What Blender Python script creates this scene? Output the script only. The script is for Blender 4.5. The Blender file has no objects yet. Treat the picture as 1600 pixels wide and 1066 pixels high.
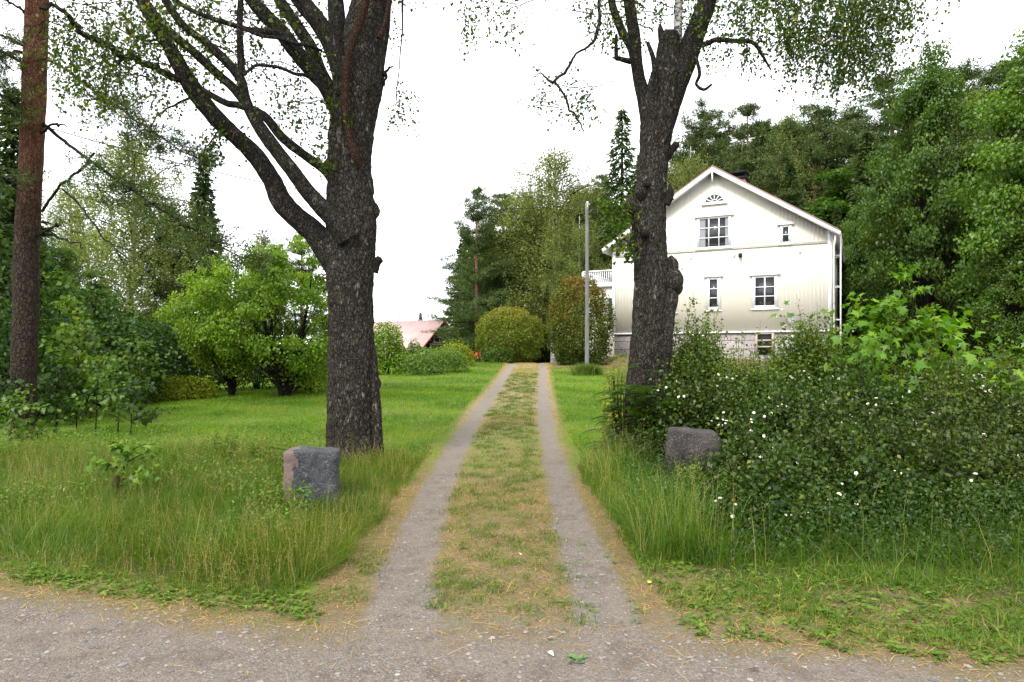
import bpy, math
import numpy as np
from math import radians, sin, cos, pi, tan

# ------------------------------------------------------------------ camera, sky, sun, exposure
S = bpy.context.scene
COL = S.collection
F = 1066.7            # focal length in photograph pixels (24 mm lens)
CAMZ = 1.6
HOR = 555.0           # row of the horizon in the photograph
cam_d = bpy.data.cameras.new('camera'); cam_d.lens = 24; cam_d.sensor_width = 36
cam_d.clip_start = 0.05; cam_d.clip_end = 3000; cam_d.shift_y = 22/1600
cam = bpy.data.objects.new('camera', cam_d); COL.objects.link(cam)
cam.location = (0, 0, CAMZ); cam.rotation_euler = (radians(90), 0, 0)
S.camera = cam
SUN_EL, SUN_AZ = radians(47), radians(212)   # high, soft, from behind the left shoulder
w = bpy.data.worlds.new('World'); S.world = w; w.use_nodes = True
nt = w.node_tree; nt.nodes.clear()
o_ = nt.nodes.new('ShaderNodeOutputWorld'); bg = nt.nodes.new('ShaderNodeBackground')
sky = nt.nodes.new('ShaderNodeTexSky'); sky.sky_type = 'NISHITA'; sky.sun_disc = False
sky.sun_elevation = SUN_EL; sky.sun_rotation = SUN_AZ; sky.dust_density = 3
tc = nt.nodes.new('ShaderNodeTexCoord'); nz = nt.nodes.new('ShaderNodeTexNoise')
nz.inputs['Scale'].default_value = 2.2; nz.inputs['Detail'].default_value = 5
mp = nt.nodes.new('ShaderNodeMapping'); mp.inputs['Scale'].default_value = (1, 1, 3)
cr = nt.nodes.new('ShaderNodeValToRGB')
cr.color_ramp.elements[0].position = .3; cr.color_ramp.elements[0].color = (7.6, 7.9, 8.5, 1)
cr.color_ramp.elements[1].position = .7; cr.color_ramp.elements[1].color = (10.2, 10.3, 10.5, 1)
mx = nt.nodes.new('ShaderNodeMix'); mx.data_type = 'RGBA'; mx.inputs[0].default_value = .93
nt.links.new(tc.outputs['Generated'], mp.inputs[0]); nt.links.new(mp.outputs[0], nz.inputs['Vector'])
nt.links.new(nz.outputs['Fac'], cr.inputs[0])
nt.links.new(sky.outputs[0], mx.inputs[6]); nt.links.new(cr.outputs[0], mx.inputs[7])
nt.links.new(mx.outputs[2], bg.inputs[0]); bg.inputs[1].default_value = 0.10
nt.links.new(bg.outputs[0], o_.inputs[0])
sd = bpy.data.lights.new('sun', 'SUN'); sd.energy = 1.5; sd.angle = radians(18); sd.color = (1, .97, .92)
sun = bpy.data.objects.new('sun', sd); COL.objects.link(sun)
sun.rotation_euler = (radians(90) - SUN_EL, 0, radians(180) - SUN_AZ + radians(0))
S.view_settings.view_transform = 'Standard'; S.view_settings.look = 'None'
S.view_settings.exposure = 1.55; S.view_settings.gamma = 1.0
S.render.engine = 'CYCLES'
S.cycles.max_bounces = 5; S.cycles.diffuse_bounces = 1; S.cycles.glossy_bounces = 2
S.cycles.transmission_bounces = 3; S.cycles.caustics_reflective = False; S.cycles.caustics_refractive = False
S.cycles.use_denoising = True
S.cycles.use_adaptive_sampling = False
R = np.random.default_rng(7)

def P(px, py, Y):
    return np.array([(px-800)/F*Y, Y, CAMZ+(HOR-py)/F*Y])

# ------------------------------------------------------------------ numpy value noise
def _h(i, j, k, s):
    n = (i*374761393 + j*668265263 + k*2147483647 + s*1274126177) & 0xffffffff
    n = ((n ^ (n >> 13)) * 1274126177) & 0xffffffff
    return ((n ^ (n >> 16)) & 0xffff)/65535.0
def vnoise(p, scale=1.0, seed=0):
    q = np.asarray(p, float)*scale
    i = np.floor(q).astype(np.int64); f = q-i; f = f*f*(3-2*f)
    r = 0
    for dx in (0, 1):
        wx = f[..., 0] if dx else 1-f[..., 0]
        for dy in (0, 1):
            wy = f[..., 1] if dy else 1-f[..., 1]
            for dz in (0, 1):
                wz = f[..., 2] if dz else 1-f[..., 2]
                r = r + wx*wy*wz*_h(i[..., 0]+dx, i[..., 1]+dy, i[..., 2]+dz, seed)
    return r
def fbm(p, scale=1.0, seed=0, octs=3):
    t = 0; a = 1; tot = 0
    for o in range(octs):
        t = t + a*vnoise(p, scale*2**o, seed+o*17); tot += a; a *= .5
    return t/tot*2-1
def n2(x, y, scale=1.0, seed=0, octs=3):
    return fbm(np.stack([x, y, np.zeros_like(x)], -1), scale, seed, octs)
def sm(a, b, x):
    t = np.clip((x-a)/(b-a), 0, 1); return t*t*(3-2*t)

# ------------------------------------------------------------------ terrain height
PY = [-30, 4, 6, 9.4, 14, 18, 23, 28, 32, 36, 45]
PZ = [0, 0, .02, .14, .33, .5, .75, 1.03, 1.2, 1.24, 1.24]
def ground(x, y):
    x = np.asarray(x, float); y = np.asarray(y, float)
    z = np.interp(y, PY, PZ)
    left = sm(-1.5, -14, x)
    z = z*(1-.55*left)
    # behind the crest on the left the land falls towards the barn
    z = z - sm(33, 58, y)*(1-sm(1.0, 6.0, x))*1.35
    # the yard of the house is a little higher, the wood behind rises
    hz = 1.5*sm(3, 5, x)*sm(25, 31, y)
    z = np.maximum(z, hz)
    z = z + sm(42, 80, y)*sm(2, 20, x)*2.0
    z = z - sm(80, 200, y)*(1-sm(-10, 10, x))*5
    rough = .05*n2(x, y, .5, 3) * sm(5, 9, y) * sm(1.0, 2.2, np.abs(x-trk_c(y)))
    # sunken wheel tracks
    d = np.abs(np.abs(x-trk_c(y))-trk_h(y))
    z = z + rough - .025*np.exp(-(d/.2)**2)*sm(4, 6, y)
    return z
TY = [2, 3.84, 4.9, 6.85, 9.4, 14.3, 22.5, 31, 36, 40]
TC = [0, -.02, -.10, -.136, -.137, -.03, .325, .7, .6, .2]
TH = [.6, .61, .67, .71, .72, .71, .685, .7, .7, .7]
def trk_c(y): return np.interp(y, TY, TC)
def trk_h(y): return np.interp(y, TY, TH)
def road_y(x): return np.interp(x, [-12, -6, -3.5, -2, -1, 0, 1, 2.5, 4, 12], [5.9, 5.1, 4.6, 4.15, 3.9, 3.9, 3.8, 3.4, 3.1, 2.0])

# ------------------------------------------------------------------ mesh building
class MB:
    def __init__(s): s.V = []; s.T = []; s.Q = []; s.A = []; s.TM = []; s.QM = []; s.n = 0
    def add(s, V, tris=None, quads=None, rnd=0.5, m=0):
        V = np.asarray(V, float).reshape(-1, 3)
        if tris is not None and len(tris):
            t = np.asarray(tris).reshape(-1, 3)+s.n; s.T.append(t); s.TM.append(np.full(len(t), m))
        if quads is not None and len(quads):
            q = np.asarray(quads).reshape(-1, 4)+s.n; s.Q.append(q); s.QM.append(np.full(len(q), m))
        s.V.append(V); s.A.append(np.broadcast_to(np.asarray(rnd, float), (len(V),)).copy()); s.n += len(V)
        return s
    def box(s, x0, x1, y0, y1, z0, z1, m=0, rnd=.5):
        V = [(x, y, z) for z in (z0, z1) for y in (y0, y1) for x in (x0, x1)]
        Q = [(0, 2, 3, 1), (4, 5, 7, 6), (0, 1, 5, 4), (2, 6, 7, 3), (0, 4, 6, 2), (1, 3, 7, 5)]
        return s.add(V, None, Q, rnd, m)
    def prism(s, poly, y0, y1, m=0):
        """polygon in x,z (counter clockwise) extruded along y"""
        n = len(poly)
        V = [(a, y0, b) for a, b in poly]+[(a, y1, b) for a, b in poly]
        c = np.mean(poly, 0); V += [(c[0], y0, c[1]), (c[0], y1, c[1])]
        T = []; Q = []
        for i in range(n):
            j = (i+1) % n
            T += [(i, j, 2*n), (n+j, n+i, 2*n+1)]; Q.append((i, i+n, j+n, j))
        return s.add(V, T, Q, .5, m)
    def scatter(s, tv, tt, tq, C, X, Y, Z, rnd, m=0):
        """template verts tv (k,3) placed at C with axes X,Y,Z (already scaled) """
        tv = np.asarray(tv, float); N = len(C); k = len(tv)
        if N == 0: return s
        V = C[:, None, :]+tv[None, :, 0, None]*X[:, None, :]+tv[None, :, 1, None]*Y[:, None, :]+tv[None, :, 2, None]*Z[:, None, :]
        off = (np.arange(N)*k)[:, None, None]
        T = (np.asarray(tt)[None]+off).reshape(-1, 3) if tt is not None and len(tt) else None
        Q = (np.asarray(tq)[None]+off).reshape(-1, 4) if tq is not None and len(tq) else None
        return s.add(V.reshape(-1, 3), T, Q, np.repeat(rnd, k), m)
    def build(s, name, mats, parent=None, smooth=False, loc=None):
        me = bpy.data.meshes.new(name)
        V = np.concatenate(s.V) if s.V else np.zeros((0, 3))
        if loc is not None: V = V-np.asarray(loc)
        T = np.concatenate(s.T) if s.T else np.zeros((0, 3), int)
        Q = np.concatenate(s.Q) if s.Q else np.zeros((0, 4), int)
        me.vertices.add(len(V)); me.vertices.foreach_set('co', V.astype(np.float32).ravel())
        nl = 3*len(T)+4*len(Q); me.loops.add(nl)
        me.loops.foreach_set('vertex_index', np.concatenate([T.ravel(), Q.ravel()]).astype(np.int32))
        me.polygons.add(len(T)+len(Q))
        st = np.concatenate([np.arange(len(T))*3, 3*len(T)+np.arange(len(Q))*4]).astype(np.int32)
        me.polygons.foreach_set('loop_start', st)
        if smooth: me.polygons.foreach_set('use_smooth', np.ones(len(T)+len(Q), bool))
        if not isinstance(mats, (list, tuple)): mats = [mats]
        for m in mats: me.materials.append(m)
        if len(mats) > 1:
            me.polygons.foreach_set('material_index', np.concatenate(s.TM+s.QM).astype(np.int32))
        a = me.attributes.new('rnd', 'FLOAT', 'POINT'); a.data.foreach_set('value', np.concatenate(s.A).astype(np.float32))
        me.update(calc_edges=True)
        o = bpy.data.objects.new(name, me); COL.objects.link(o)
        if parent is not None: o.parent = parent
        elif loc is not None: o.location = loc
        return o

def norm(v): return v/np.maximum(np.linalg.norm(v, axis=-1, keepdims=True), 1e-9)
def rdir(n, rg=None):
    v = (rg or R).normal(size=(n, 3)); return norm(v)

def catmull(P_, n):
    P_ = np.asarray(P_, float); k = len(P_)
    if k == 2: t = np.linspace(0, 1, n)[:, None]; return P_[0]*(1-t)+P_[1]*t
    E = np.vstack([2*P_[0]-P_[1], P_, 2*P_[-1]-P_[-2]])
    u = np.linspace(0, k-1-1e-6, n); i = u.astype(int); t = (u-i)[:, None]
    a, b, c, d = E[i], E[i+1], E[i+2], E[i+3]
    return .5*(2*b+(c-a)*t+(2*a-5*b+4*c-d)*t*t+(3*b-a-3*c+d)*t**3)

def tube(mb, pts, rad, seg=8, n=None, rough=0.0, rscale=6.0, rnd=.5, seed=0, cap=True, m=0, smooth_path=True, wob=0):
    pts = np.asarray(pts, float); rad = np.asarray(rad, float)
    if np.ndim(rad) == 0: rad = np.full(len(pts), float(rad))
    n = n or max(2, len(pts)*3)
    c = catmull(np.column_stack([pts, rad]), n) if smooth_path else np.column_stack([pts, rad])
    n = len(c); p = c[:, :3].copy(); r = np.maximum(c[:, 3], 1e-4)
    if wob:
        k = np.linspace(0, 1, n)
        for ax in range(3): p[:, ax] += wob*fbm(np.stack([k*n*.15, k*0+ax*9.1, k*0+seed], -1), 1, seed)*np.sin(pi*np.minimum(1, k*3)/2)
    t = norm(np.gradient(p, axis=0))
    ref = np.array([0, 1., 0]) if abs(t[0][1]) < .8 else np.array([1., 0, 0])
    N_ = np.zeros_like(p); v = ref-t[0]*np.dot(ref, t[0]); v /= np.linalg.norm(v)
    for i in range(n):
        v = v-t[i]*np.dot(v, t[i]); v /= max(1e-9, np.linalg.norm(v)); N_[i] = v
    B_ = np.cross(t, N_)
    a = np.arange(seg)*2*pi/seg
    V = p[:, None]+r[:, None, None]*(np.cos(a)[None, :, None]*N_[:, None]+np.sin(a)[None, :, None]*B_[:, None])
    if rough:
        d = norm(V-p[:, None])
        f = fbm(V*np.array([1, 1, .45]), rscale, seed, 4)
        f2 = fbm(V*np.array([1, 1, .5]), rscale*.25, seed+5, 2)
        V = V+d*(rough*(f+.8*f2))[..., None]
    V = V.reshape(-1, 3)
    i = np.arange(n-1)[:, None]*seg; j = np.arange(seg)[None]; j2 = (j+1) % seg
    Q = np.stack([i+j, i+j2, i+seg+j2, i+seg+j], -1).reshape(-1, 4)
    T = []
    if cap:
        V = np.vstack([V, p[-1]+t[-1]*r[-1]*.4, p[0]]); k = (n-1)*seg
        T = [(k+a_, k+(a_+1) % seg, n*seg) for a_ in range(seg)]+[((a_+1) % seg, a_, n*seg+1) for a_ in range(seg)]
    mb.add(V, T, Q, rnd, m)
    return p

LEAF = [(0, 0, 0), (.42, .5, .06), (1, 0, -.08), (.42, -.5, .06)]
LQ = [(0, 3, 2, 1)]
BIRCH = [(0, 0, 0), (.18, .42, .05), (.45, .40, .04), (1, 0, -.1), (.45, -.40, .04), (.18, -.42, .05)]
BT = [(0, 5, 4), (0, 4, 3), (0, 3, 2), (0, 2, 1)]
def mapleT():
    pts = []
    for ang, L in [(-165, .25), (-125, .55), (-108, .34), (-72, .85), (-50, .42), (-32, .55), (-18, .5), (0, 1.05), (18, .5), (32, .55), (50, .42), (72, .85), (108, .34), (125, .55), (165, .25)]:
        pts.append((L*cos(radians(ang)), L*sin(radians(ang)), -.12*L*L))
    V = [(0.0, 0, .02)]+pts
    T = [(0, i+1, i) for i in range(1, len(pts))]
    T.append((0, 1, len(pts)))
    return V, [(a, c, b) for a, b, c in T]
MAPLE_V, MAPLE_T = mapleT()

def leaves(mb, C, L, W=None, out=None, droop=.3, flat=.5, rg=None, tmpl='leaf', m=0, rnd=None):
    """leaves at C with length L, width W; normals lean up / outwards"""
    rg = rg or R; N = len(C)
    if N == 0: return
    L = np.broadcast_to(L, (N,))*rg.uniform(.7, 1.25, N)
    W = L*(.7 if W is None else W)
    nrm = rdir(N, rg)*(1-flat)+np.array([0, 0, 1.])*flat
    if out is not None: nrm = nrm+out*.5
    nrm = norm(nrm)
    ax = rdir(N, rg)
    if out is not None: ax = ax+out*.4
    ax = ax+np.array([0, 0, -1.])*droop*2
    ax = norm(ax-nrm*np.sum(ax*nrm, -1, keepdims=True)); b = np.cross(nrm, ax)
    rnd = rg.random(N) if rnd is None else rnd
    if tmpl == 'leaf': mb.scatter(LEAF, None, LQ, C, ax*L[:, None], b*W[:, None], nrm*L[:, None], rnd, m)
    elif tmpl == 'birch': mb.scatter(BIRCH, BT, None, C, ax*L[:, None], b*W[:, None], nrm*L[:, None], rnd, m)
    elif tmpl == 'maple': mb.scatter(MAPLE_V, MAPLE_T, None, C, ax*L[:, None], b*L[:, None], nrm*L[:, None], rnd, m)

# ------------------------------------------------------------------ materials
def newmat(name):
    m = bpy.data.materials.new(name); m.use_nodes = True; m.node_tree.nodes.clear(); return m, m.node_tree
def N(nt, t, **k):
    n = nt.nodes.new('ShaderNode'+t)
    for a, b in k.items():
        if a.startswith('i_'): n.inputs[a[2:].replace('_', ' ')].default_value = b
        else: setattr(n, a, b)
    return n
def ramp(nt, fac, stops, interp='LINEAR'):
    r = nt.nodes.new('ShaderNodeValToRGB'); e = r.color_ramp.elements; r.color_ramp.interpolation = interp
    while len(e) > 1: e.remove(e[-1])
    for i, (p, c) in enumerate(stops):
        x = e[0] if i == 0 else e.new(p)
        x.position = p; x.color = (*c, 1) if len(c) == 3 else (c[0], c[0], c[0], 1)
    if fac is not None: nt.links.new(fac, r.inputs[0])
    return r.outputs[0]
def noise(nt, scale, detail=3, vec=None, rough=.55, dist=0):
    n = N(nt, 'TexNoise'); n.inputs['Scale'].default_value = scale; n.inputs['Detail'].default_value = detail
    n.inputs['Roughness'].default_value = rough; n.inputs['Distortion'].default_value = dist
    if vec is not None: nt.links.new(vec, n.inputs['Vector'])
    return n.outputs['Fac']
def mapping(nt, scale=(1, 1, 1), kind='Object', rot=(0, 0, 0)):
    if kind == 'World':
        g = N(nt, 'NewGeometry').outputs['Position']
    else: g = N(nt, 'TexCoord').outputs[kind]
    m = N(nt, 'Mapping'); m.inputs['Scale'].default_value = scale; m.inputs['Rotation'].default_value = rot
    nt.links.new(g, m.inputs[0]); return m.outputs[0]
def mixc(nt, f, a, b, mode='MIX'):
    m = N(nt, 'Mix', data_type='RGBA', blend_type=mode)
    for s, v in ((0, f), (6, a), (7, b)):
        if isinstance(v, (int, float)): m.inputs[s].default_value = v
        elif isinstance(v, tuple): m.inputs[s].default_value = (*v, 1)
        else: nt.links.new(v, m.inputs[s])
    return m.outputs[2]
def math_(nt, op, a, b=None, clamp=False):
    m = N(nt, 'Math', operation=op, use_clamp=clamp)
    for s, v in ((0, a), (1, b)):
        if v is None: continue
        if isinstance(v, (int, float)): m.inputs[s].default_value = v
        else: nt.links.new(v, m.inputs[s])
    return m.outputs[0]
def attr(nt, name): return N(nt, 'Attribute', attribute_name=name).outputs['Fac']
def principled(nt, col, rough=.7, bump=None, bstr=.3, bdist=.01, spec=.5, metal=0):
    p = N(nt, 'BsdfPrincipled'); out = N(nt, 'OutputMaterial')
    if isinstance(col, tuple): p.inputs['Base Color'].default_value = (*col, 1)
    else: nt.links.new(col, p.inputs['Base Color'])
    if isinstance(rough, (int, float)): p.inputs['Roughness'].default_value = rough
    else: nt.links.new(rough, p.inputs['Roughness'])
    p.inputs['Specular IOR Level'].default_value = spec; p.inputs['Metallic'].default_value = metal
    if bump is not None:
        b = N(nt, 'Bump'); b.inputs['Strength'].default_value = bstr; b.inputs['Distance'].default_value = bdist
        nt.links.new(bump, b.inputs['Height']); nt.links.new(b.outputs[0], p.inputs['Normal'])
    nt.links.new(p.outputs[0], out.inputs[0]); return p

def foliage(name, stops, transl=.35, gloss=.05, clump=(0.6, .25), objvar=.12, rough=.45):
    """leaf material: hue per leaf from the rnd attribute, soft patches of lighter and darker leaves, light through the blade"""
    m, nt = newmat(name)
    stops = [(p, (c_[0]*1.12, c_[1], c_[2]*.5)) for p, c_ in stops]; gloss *= .4
    c = ramp(nt, attr(nt, 'rnd'), stops)
    nf = noise(nt, clump[0], 2, mapping(nt))
    v = N(nt, 'HueSaturation')
    oi = N(nt, 'ObjectInfo').outputs['Random']
    val = math_(nt, 'ADD', math_(nt, 'MULTIPLY', math_(nt, 'SUBTRACT', nf, .5), clump[1]*4), math_(nt, 'ADD', 1-objvar/2, math_(nt, 'MULTIPLY', oi, objvar)))
    nt.links.new(math_(nt, 'MAXIMUM', val, .35), v.inputs['Value']); nt.links.new(c, v.inputs['Color'])
    nt.links.new(math_(nt, 'ADD', .5-.012, math_(nt, 'MULTIPLY', oi, .024)), v.inputs['Hue'])
    col = v.outputs[0]
    d = N(nt, 'BsdfDiffuse'); t = N(nt, 'BsdfTranslucent'); g = N(nt, 'BsdfGlossy'); g.inputs['Roughness'].default_value = rough
    nt.links.new(col, d.inputs[0])
    tcol = mixc(nt, 1.0, col, (1.5, 1.5, .6), 'MULTIPLY'); nt.links.new(tcol, t.inputs[0])
    a = N(nt, 'MixShader'); a.inputs[0].default_value = transl
    nt.links.new(d.outputs[0], a.inputs[1]); nt.links.new(t.outputs[0], a.inputs[2])
    b = N(nt, 'MixShader'); b.inputs[0].default_value = gloss
    nt.links.new(a.outputs[0], b.inputs[1]); nt.links.new(g.outputs[0], b.inputs[2])
    out = N(nt, 'OutputMaterial'); nt.links.new(b.outputs[0], out.inputs[0])
    return m

M = {}
M['birch_leaf'] = foliage('birch_leaf', [(0, (.018, .045, .008)), (.5, (.036, .08, .012)), (.93, (.07, .135, .02)), (1, (.22, .21, .03))], .42, .04)
M['far_birch'] = foliage('far_birch_leaf', [(0, (.075, .115, .06)), (.5, (.125, .175, .09)), (1, (.19, .24, .13))], .35, .04, (.35, .22))  # air haze mixed into the leaf colour: paler, bluer, less saturated
M['pine_needle'] = foliage('pine_needle', [(0, (.026, .055, .026)), (.5, (.045, .085, .036)), (1, (.075, .12, .05))], .15, .05, (.5, .2))
M['spruce_needle'] = foliage('spruce_needle', [(0, (.018, .042, .02)), (.6, (.032, .065, .028)), (1, (.055, .095, .038))], .12, .05, (.5, .2))
M['maple_bright'] = foliage('bright_maple_leaf', [(0, (.045, .12, .012)), (.6, (.08, .185, .018)), (1, (.15, .27, .02))], .38, .06, (.7, .15))
M['maple_far'] = foliage('broadleaf_tree_leaf', [(0, (.024, .066, .012)), (.5, (.044, .105, .018)), (1, (.085, .165, .028))], .35, .06, (.4, .25))
M['maple_mid'] = foliage('mid_broadleaf', [(0, (.034, .09, .014)), (.5, (.062, .145, .02)), (1, (.11, .20, .032))], .3, .06, (.5, .25))
M['maple_dark'] = foliage('dark_broadleaf', [(0, (.015, .042, .009)), (.6, (.027, .070, .013)), (1, (.05, .108, .02))], .35, .06, (.6, .2))
M['apple_leaf'] = foliage('apple_leaf', [(0, (.045, .11, .012)), (.45, (.11, .21, .02)), (1, (.20, .31, .035))], .35, .06, (.8, .25))
M['bush_gold'] = foliage('golden_bush_leaf', [(0, (.09, .15, .015)), (.6, (.16, .23, .02)), (1, (.25, .26, .03))], .3, .05, (1.5, .15))
M['bush_green'] = foliage('green_bush_leaf', [(0, (.035, .09, .015)), (.6, (.06, .135, .02)), (1, (.10, .18, .03))], .3, .05, (1.2, .2))
M['bush_grey'] = foliage('grey_green_bush_leaf', [(0, (.06, .12, .03)), (.6, (.10, .18, .05)), (1, (.15, .22, .07))], .3, .05, (1.2, .2))
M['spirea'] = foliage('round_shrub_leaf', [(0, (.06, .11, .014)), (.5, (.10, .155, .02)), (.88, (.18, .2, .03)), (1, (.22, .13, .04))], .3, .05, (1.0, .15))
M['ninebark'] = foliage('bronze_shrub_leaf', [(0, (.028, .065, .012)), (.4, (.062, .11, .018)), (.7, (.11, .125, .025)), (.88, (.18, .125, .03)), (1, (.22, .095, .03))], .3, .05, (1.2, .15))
M['lilac'] = foliage('dark_low_leaf', [(0, (.03, .075, .012)), (.6, (.05, .115, .018)), (1, (.08, .15, .02))], .3, .06, (1.2, .2))
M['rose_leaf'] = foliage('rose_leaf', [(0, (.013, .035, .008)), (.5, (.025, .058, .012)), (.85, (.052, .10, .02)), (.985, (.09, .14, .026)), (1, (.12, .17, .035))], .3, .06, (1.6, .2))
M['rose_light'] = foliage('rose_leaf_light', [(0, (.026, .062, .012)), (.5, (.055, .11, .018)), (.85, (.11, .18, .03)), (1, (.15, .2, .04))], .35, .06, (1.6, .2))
M['rowan_leaf'] = foliage('rowan_leaf', [(0, (.025, .075, .02)), (.6, (.04, .11, .028)), (1, (.07, .15, .035))], .35, .06, (1.6, .15))
M['weed'] = foliage('weed_leaf', [(0, (.05, .12, .03)), (.6, (.09, .17, .04)), (1, (.14, .22, .06))], .3, .04, (2, .1))
M['grass_tall'] = foliage('tall_grass_blade', [(0, (.038, .095, .012)), (.45, (.072, .145, .018)), (.8, (.14, .19, .04)), (1, (.32, .26, .13))], .35, .05, (.7, .12))
M['grass_seed'] = foliage('grass_seed_head', [(0, (.15, .17, .10)), (.5, (.26, .25, .17)), (1, (.38, .33, .25))], .35, .02, (.7, .1))
M['grass_lawn'] = foliage('lawn_blade', [(0, (.055, .13, .012)), (.55, (.115, .235, .016)), (1, (.25, .31, .06))], .35, .04, (.5, .1))
M['grass_dry'] = foliage('dry_grass_blade', [(0, (.13, .16, .03)), (.35, (.24, .21, .07)), (.7, (.36, .26, .12)), (1, (.45, .33, .18))], .25, .03, (.9, .15))
M['straw'] = foliage('straw', [(0, (.20, .12, .06)), (.5, (.34, .22, .11)), (1, (.46, .34, .20))], .1, .03, (2, .1))

def petal():
    m, nt = newmat('petal')
    d = principled(nt, ramp(nt, attr(nt, 'rnd'), [(0, (.68, .65, .56)), (.8, (.72, .66, .50)), (1, (.65, .45, .15))]), .6)
    return m
M['petal'] = petal()

def bark(name, base, light, flake=.35, red=None, sc=1.0, split=None):
    m, nt = newmat(name)
    mp = mapping(nt, (1, 1, .5))
    wob = N(nt, 'TexNoise'); wob.inputs['Scale'].default_value = 9*sc; nt.links.new(mp, wob.inputs['Vector'])
    dv = N(nt, 'VectorMath', operation='MULTIPLY_ADD'); nt.links.new(wob.outputs['Color'], dv.inputs[0]); dv.inputs[1].default_value = (.07, .07, .07); nt.links.new(mp, dv.inputs[2])
    n1 = noise(nt, 26*sc, 6, mp, .7, .3); n2_ = noise(nt, 80*sc, 4, mp, .7)
    v = N(nt, 'TexVoronoi', feature='DISTANCE_TO_EDGE'); v.inputs['Scale'].default_value = 26*sc; nt.links.new(dv.outputs[0], v.inputs['Vector'])
    c = ramp(nt, n1, [(.3, tuple(b*.5 for b in base)), (.5, base), (.75, light)])
    fl = ramp(nt, noise(nt, 42*sc, 4, mapping(nt, (1, 1, .8)), .75), [(.56, (0,)), (.62, (1,))])
    zone = ramp(nt, noise(nt, 2.2*sc, 3, mapping(nt, (1, 1, .6))), [(.35, (.15,)), (.65, (1,))])
    c = mixc(nt, math_(nt, 'MULTIPLY', math_(nt, 'MULTIPLY', fl, zone), flake), c, light)
    pw = ramp(nt, noise(nt, 6*sc, 5, mapping(nt, (1.6, 1.6, .8)), .65, 1.0), [(.60, (0,)), (.64, (1,))])
    c = mixc(nt, math_(nt, 'MULTIPLY', pw, flake*.8), c, tuple(min(.6, 2.0*x) for x in light))
    crack = ramp(nt, v.outputs['Distance'], [(.0, (1,)), (.09, (0,))])
    c = mixc(nt, math_(nt, 'MULTIPLY', crack, .75), c, tuple(b*.35 for b in base))
    moss = ramp(nt, noise(nt, 3*sc, 4, mapping(nt)), [(.55, (0,)), (.7, (1,))])
    c = mixc(nt, math_(nt, 'MULTIPLY', moss, .3), c, (.045, .05, .025))
    if split:
        z = N(nt, 'SeparateXYZ'); nt.links.new(N(nt, 'NewGeometry').outputs['Position'], z.inputs[0])
        f = N(nt, 'MapRange'); f.inputs[1].default_value = split[0]; f.inputs[2].default_value = split[1]
        nt.links.new(math_(nt, 'ADD', z.outputs[2], math_(nt, 'MULTIPLY', n1, 1.5)), f.inputs[0])
        c2 = ramp(nt, n1, [(.3, tuple(b*.5 for b in split[2])), (.5, split[2]), (.75, split[3])])
        c = mixc(nt, f.outputs[0], c, c2)
    h = math_(nt, 'ADD', math_(nt, 'MULTIPLY', n1, 1.0), math_(nt, 'ADD', math_(nt, 'MULTIPLY', n2_, .4), math_(nt, 'MULTIPLY', math_(nt, 'MINIMUM', v.outputs['Distance'], .15), 5)))
    principled(nt, c, .95, h, 1.0, .03, .1)
    return m
M['bark_old'] = bark('old_birch_bark', (.032, .027, .021), (.12, .11, .092), .75)
M['bark_limb'] = bark('birch_limb_bark', (.026, .022, .018), (.11, .102, .086), .7, sc=1.4)
M['bark_dead'] = bark('dead_limb_bark', (.055, .028, .018), (.11, .065, .04), .2, sc=1.5)
M['wood_cut'] = bark('cut_wood', (.034, .026, .02), (.085, .068, .052), .2, sc=2)
M['bark_pine'] = bark('pine_bark', (.042, .030, .022), (.085, .066, .052), .3, sc=.8, split=(4.3, 6.3, (.13, .055, .033), (.21, .11, .07)))
M['bark_far_pine'] = bark('far_pine_bark', (.09, .06, .045), (.15, .1, .08), .3, sc=.4, split=(4, 9, (.22, .11, .065), (.32, .18, .11)))
M['bark_dark'] = bark('dark_bark', (.024, .02, .016), (.06, .052, .044), .2, sc=1)
def birchwhite():
    m, nt = newmat('white_birch_bark')
    n1 = noise(nt, 6, 4, mapping(nt, (1, 1, 3)), .6)
    principled(nt, ramp(nt, n1, [(.38, (.04, .035, .03)), (.47, (.30, .29, .27)), (.7, (.5, .49, .46))]), .8)
    return m
M['bark_white'] = birchwhite()

def stone(name, base, light, vein=(.25, .15, .13), vein_x=None):
    m, nt = newmat(name)
    mp = mapping(nt)
    n1 = noise(nt, 7, 6, mp, .65); n2_ = noise(nt, 60, 3, mp, .7)
    c = ramp(nt, n1, [(.3, base), (.7, light)])
    sp = ramp(nt, n2_, [(.38, (0,)), (.42, (.0,)), (.56, (.0,)), (.62, (1,))])
    c = mixc(nt, math_(nt, 'MULTIPLY', sp, .75), c, tuple(min(1, x*2.2) for x in light))
    if vein_x is not None:
        s = N(nt, 'SeparateXYZ'); nt.links.new(mp, s.inputs[0])
        f = math_(nt, 'ADD', s.outputs[0], math_(nt, 'MULTIPLY', math_(nt, 'SUBTRACT', noise(nt, 5, 3, mp), .5), .35))
        f = ramp(nt, math_(nt, 'ADD', math_(nt, 'MULTIPLY', f, 3), .5), [(.5+3*vein_x-.02, (1,)), (.5+3*vein_x+.02, (0,))])
        c = mixc(nt, f, c, ramp(nt, n1, [(.3, vein), (.7, tuple(1.6*x for x in vein))]))
    li = ramp(nt, noise(nt, 12, 5, mp, .7), [(.62, (0,)), (.66, (1,))])
    c = mixc(nt, math_(nt, 'MULTIPLY', li, .35), c, (.16, .17, .12))
    principled(nt, c, .9, math_(nt, 'ADD', n1, math_(nt, 'MULTIPLY', n2_, .25)), .9, .03, .3)
    return m
M['stone_l'] = stone('dark_granite', (.020, .021, .023), (.065, .067, .072), (.11, .075, .065), -.21)
M['stone_r'] = stone('brown_granite', (.017, .015, .0145), (.058, .05, .046))
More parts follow.
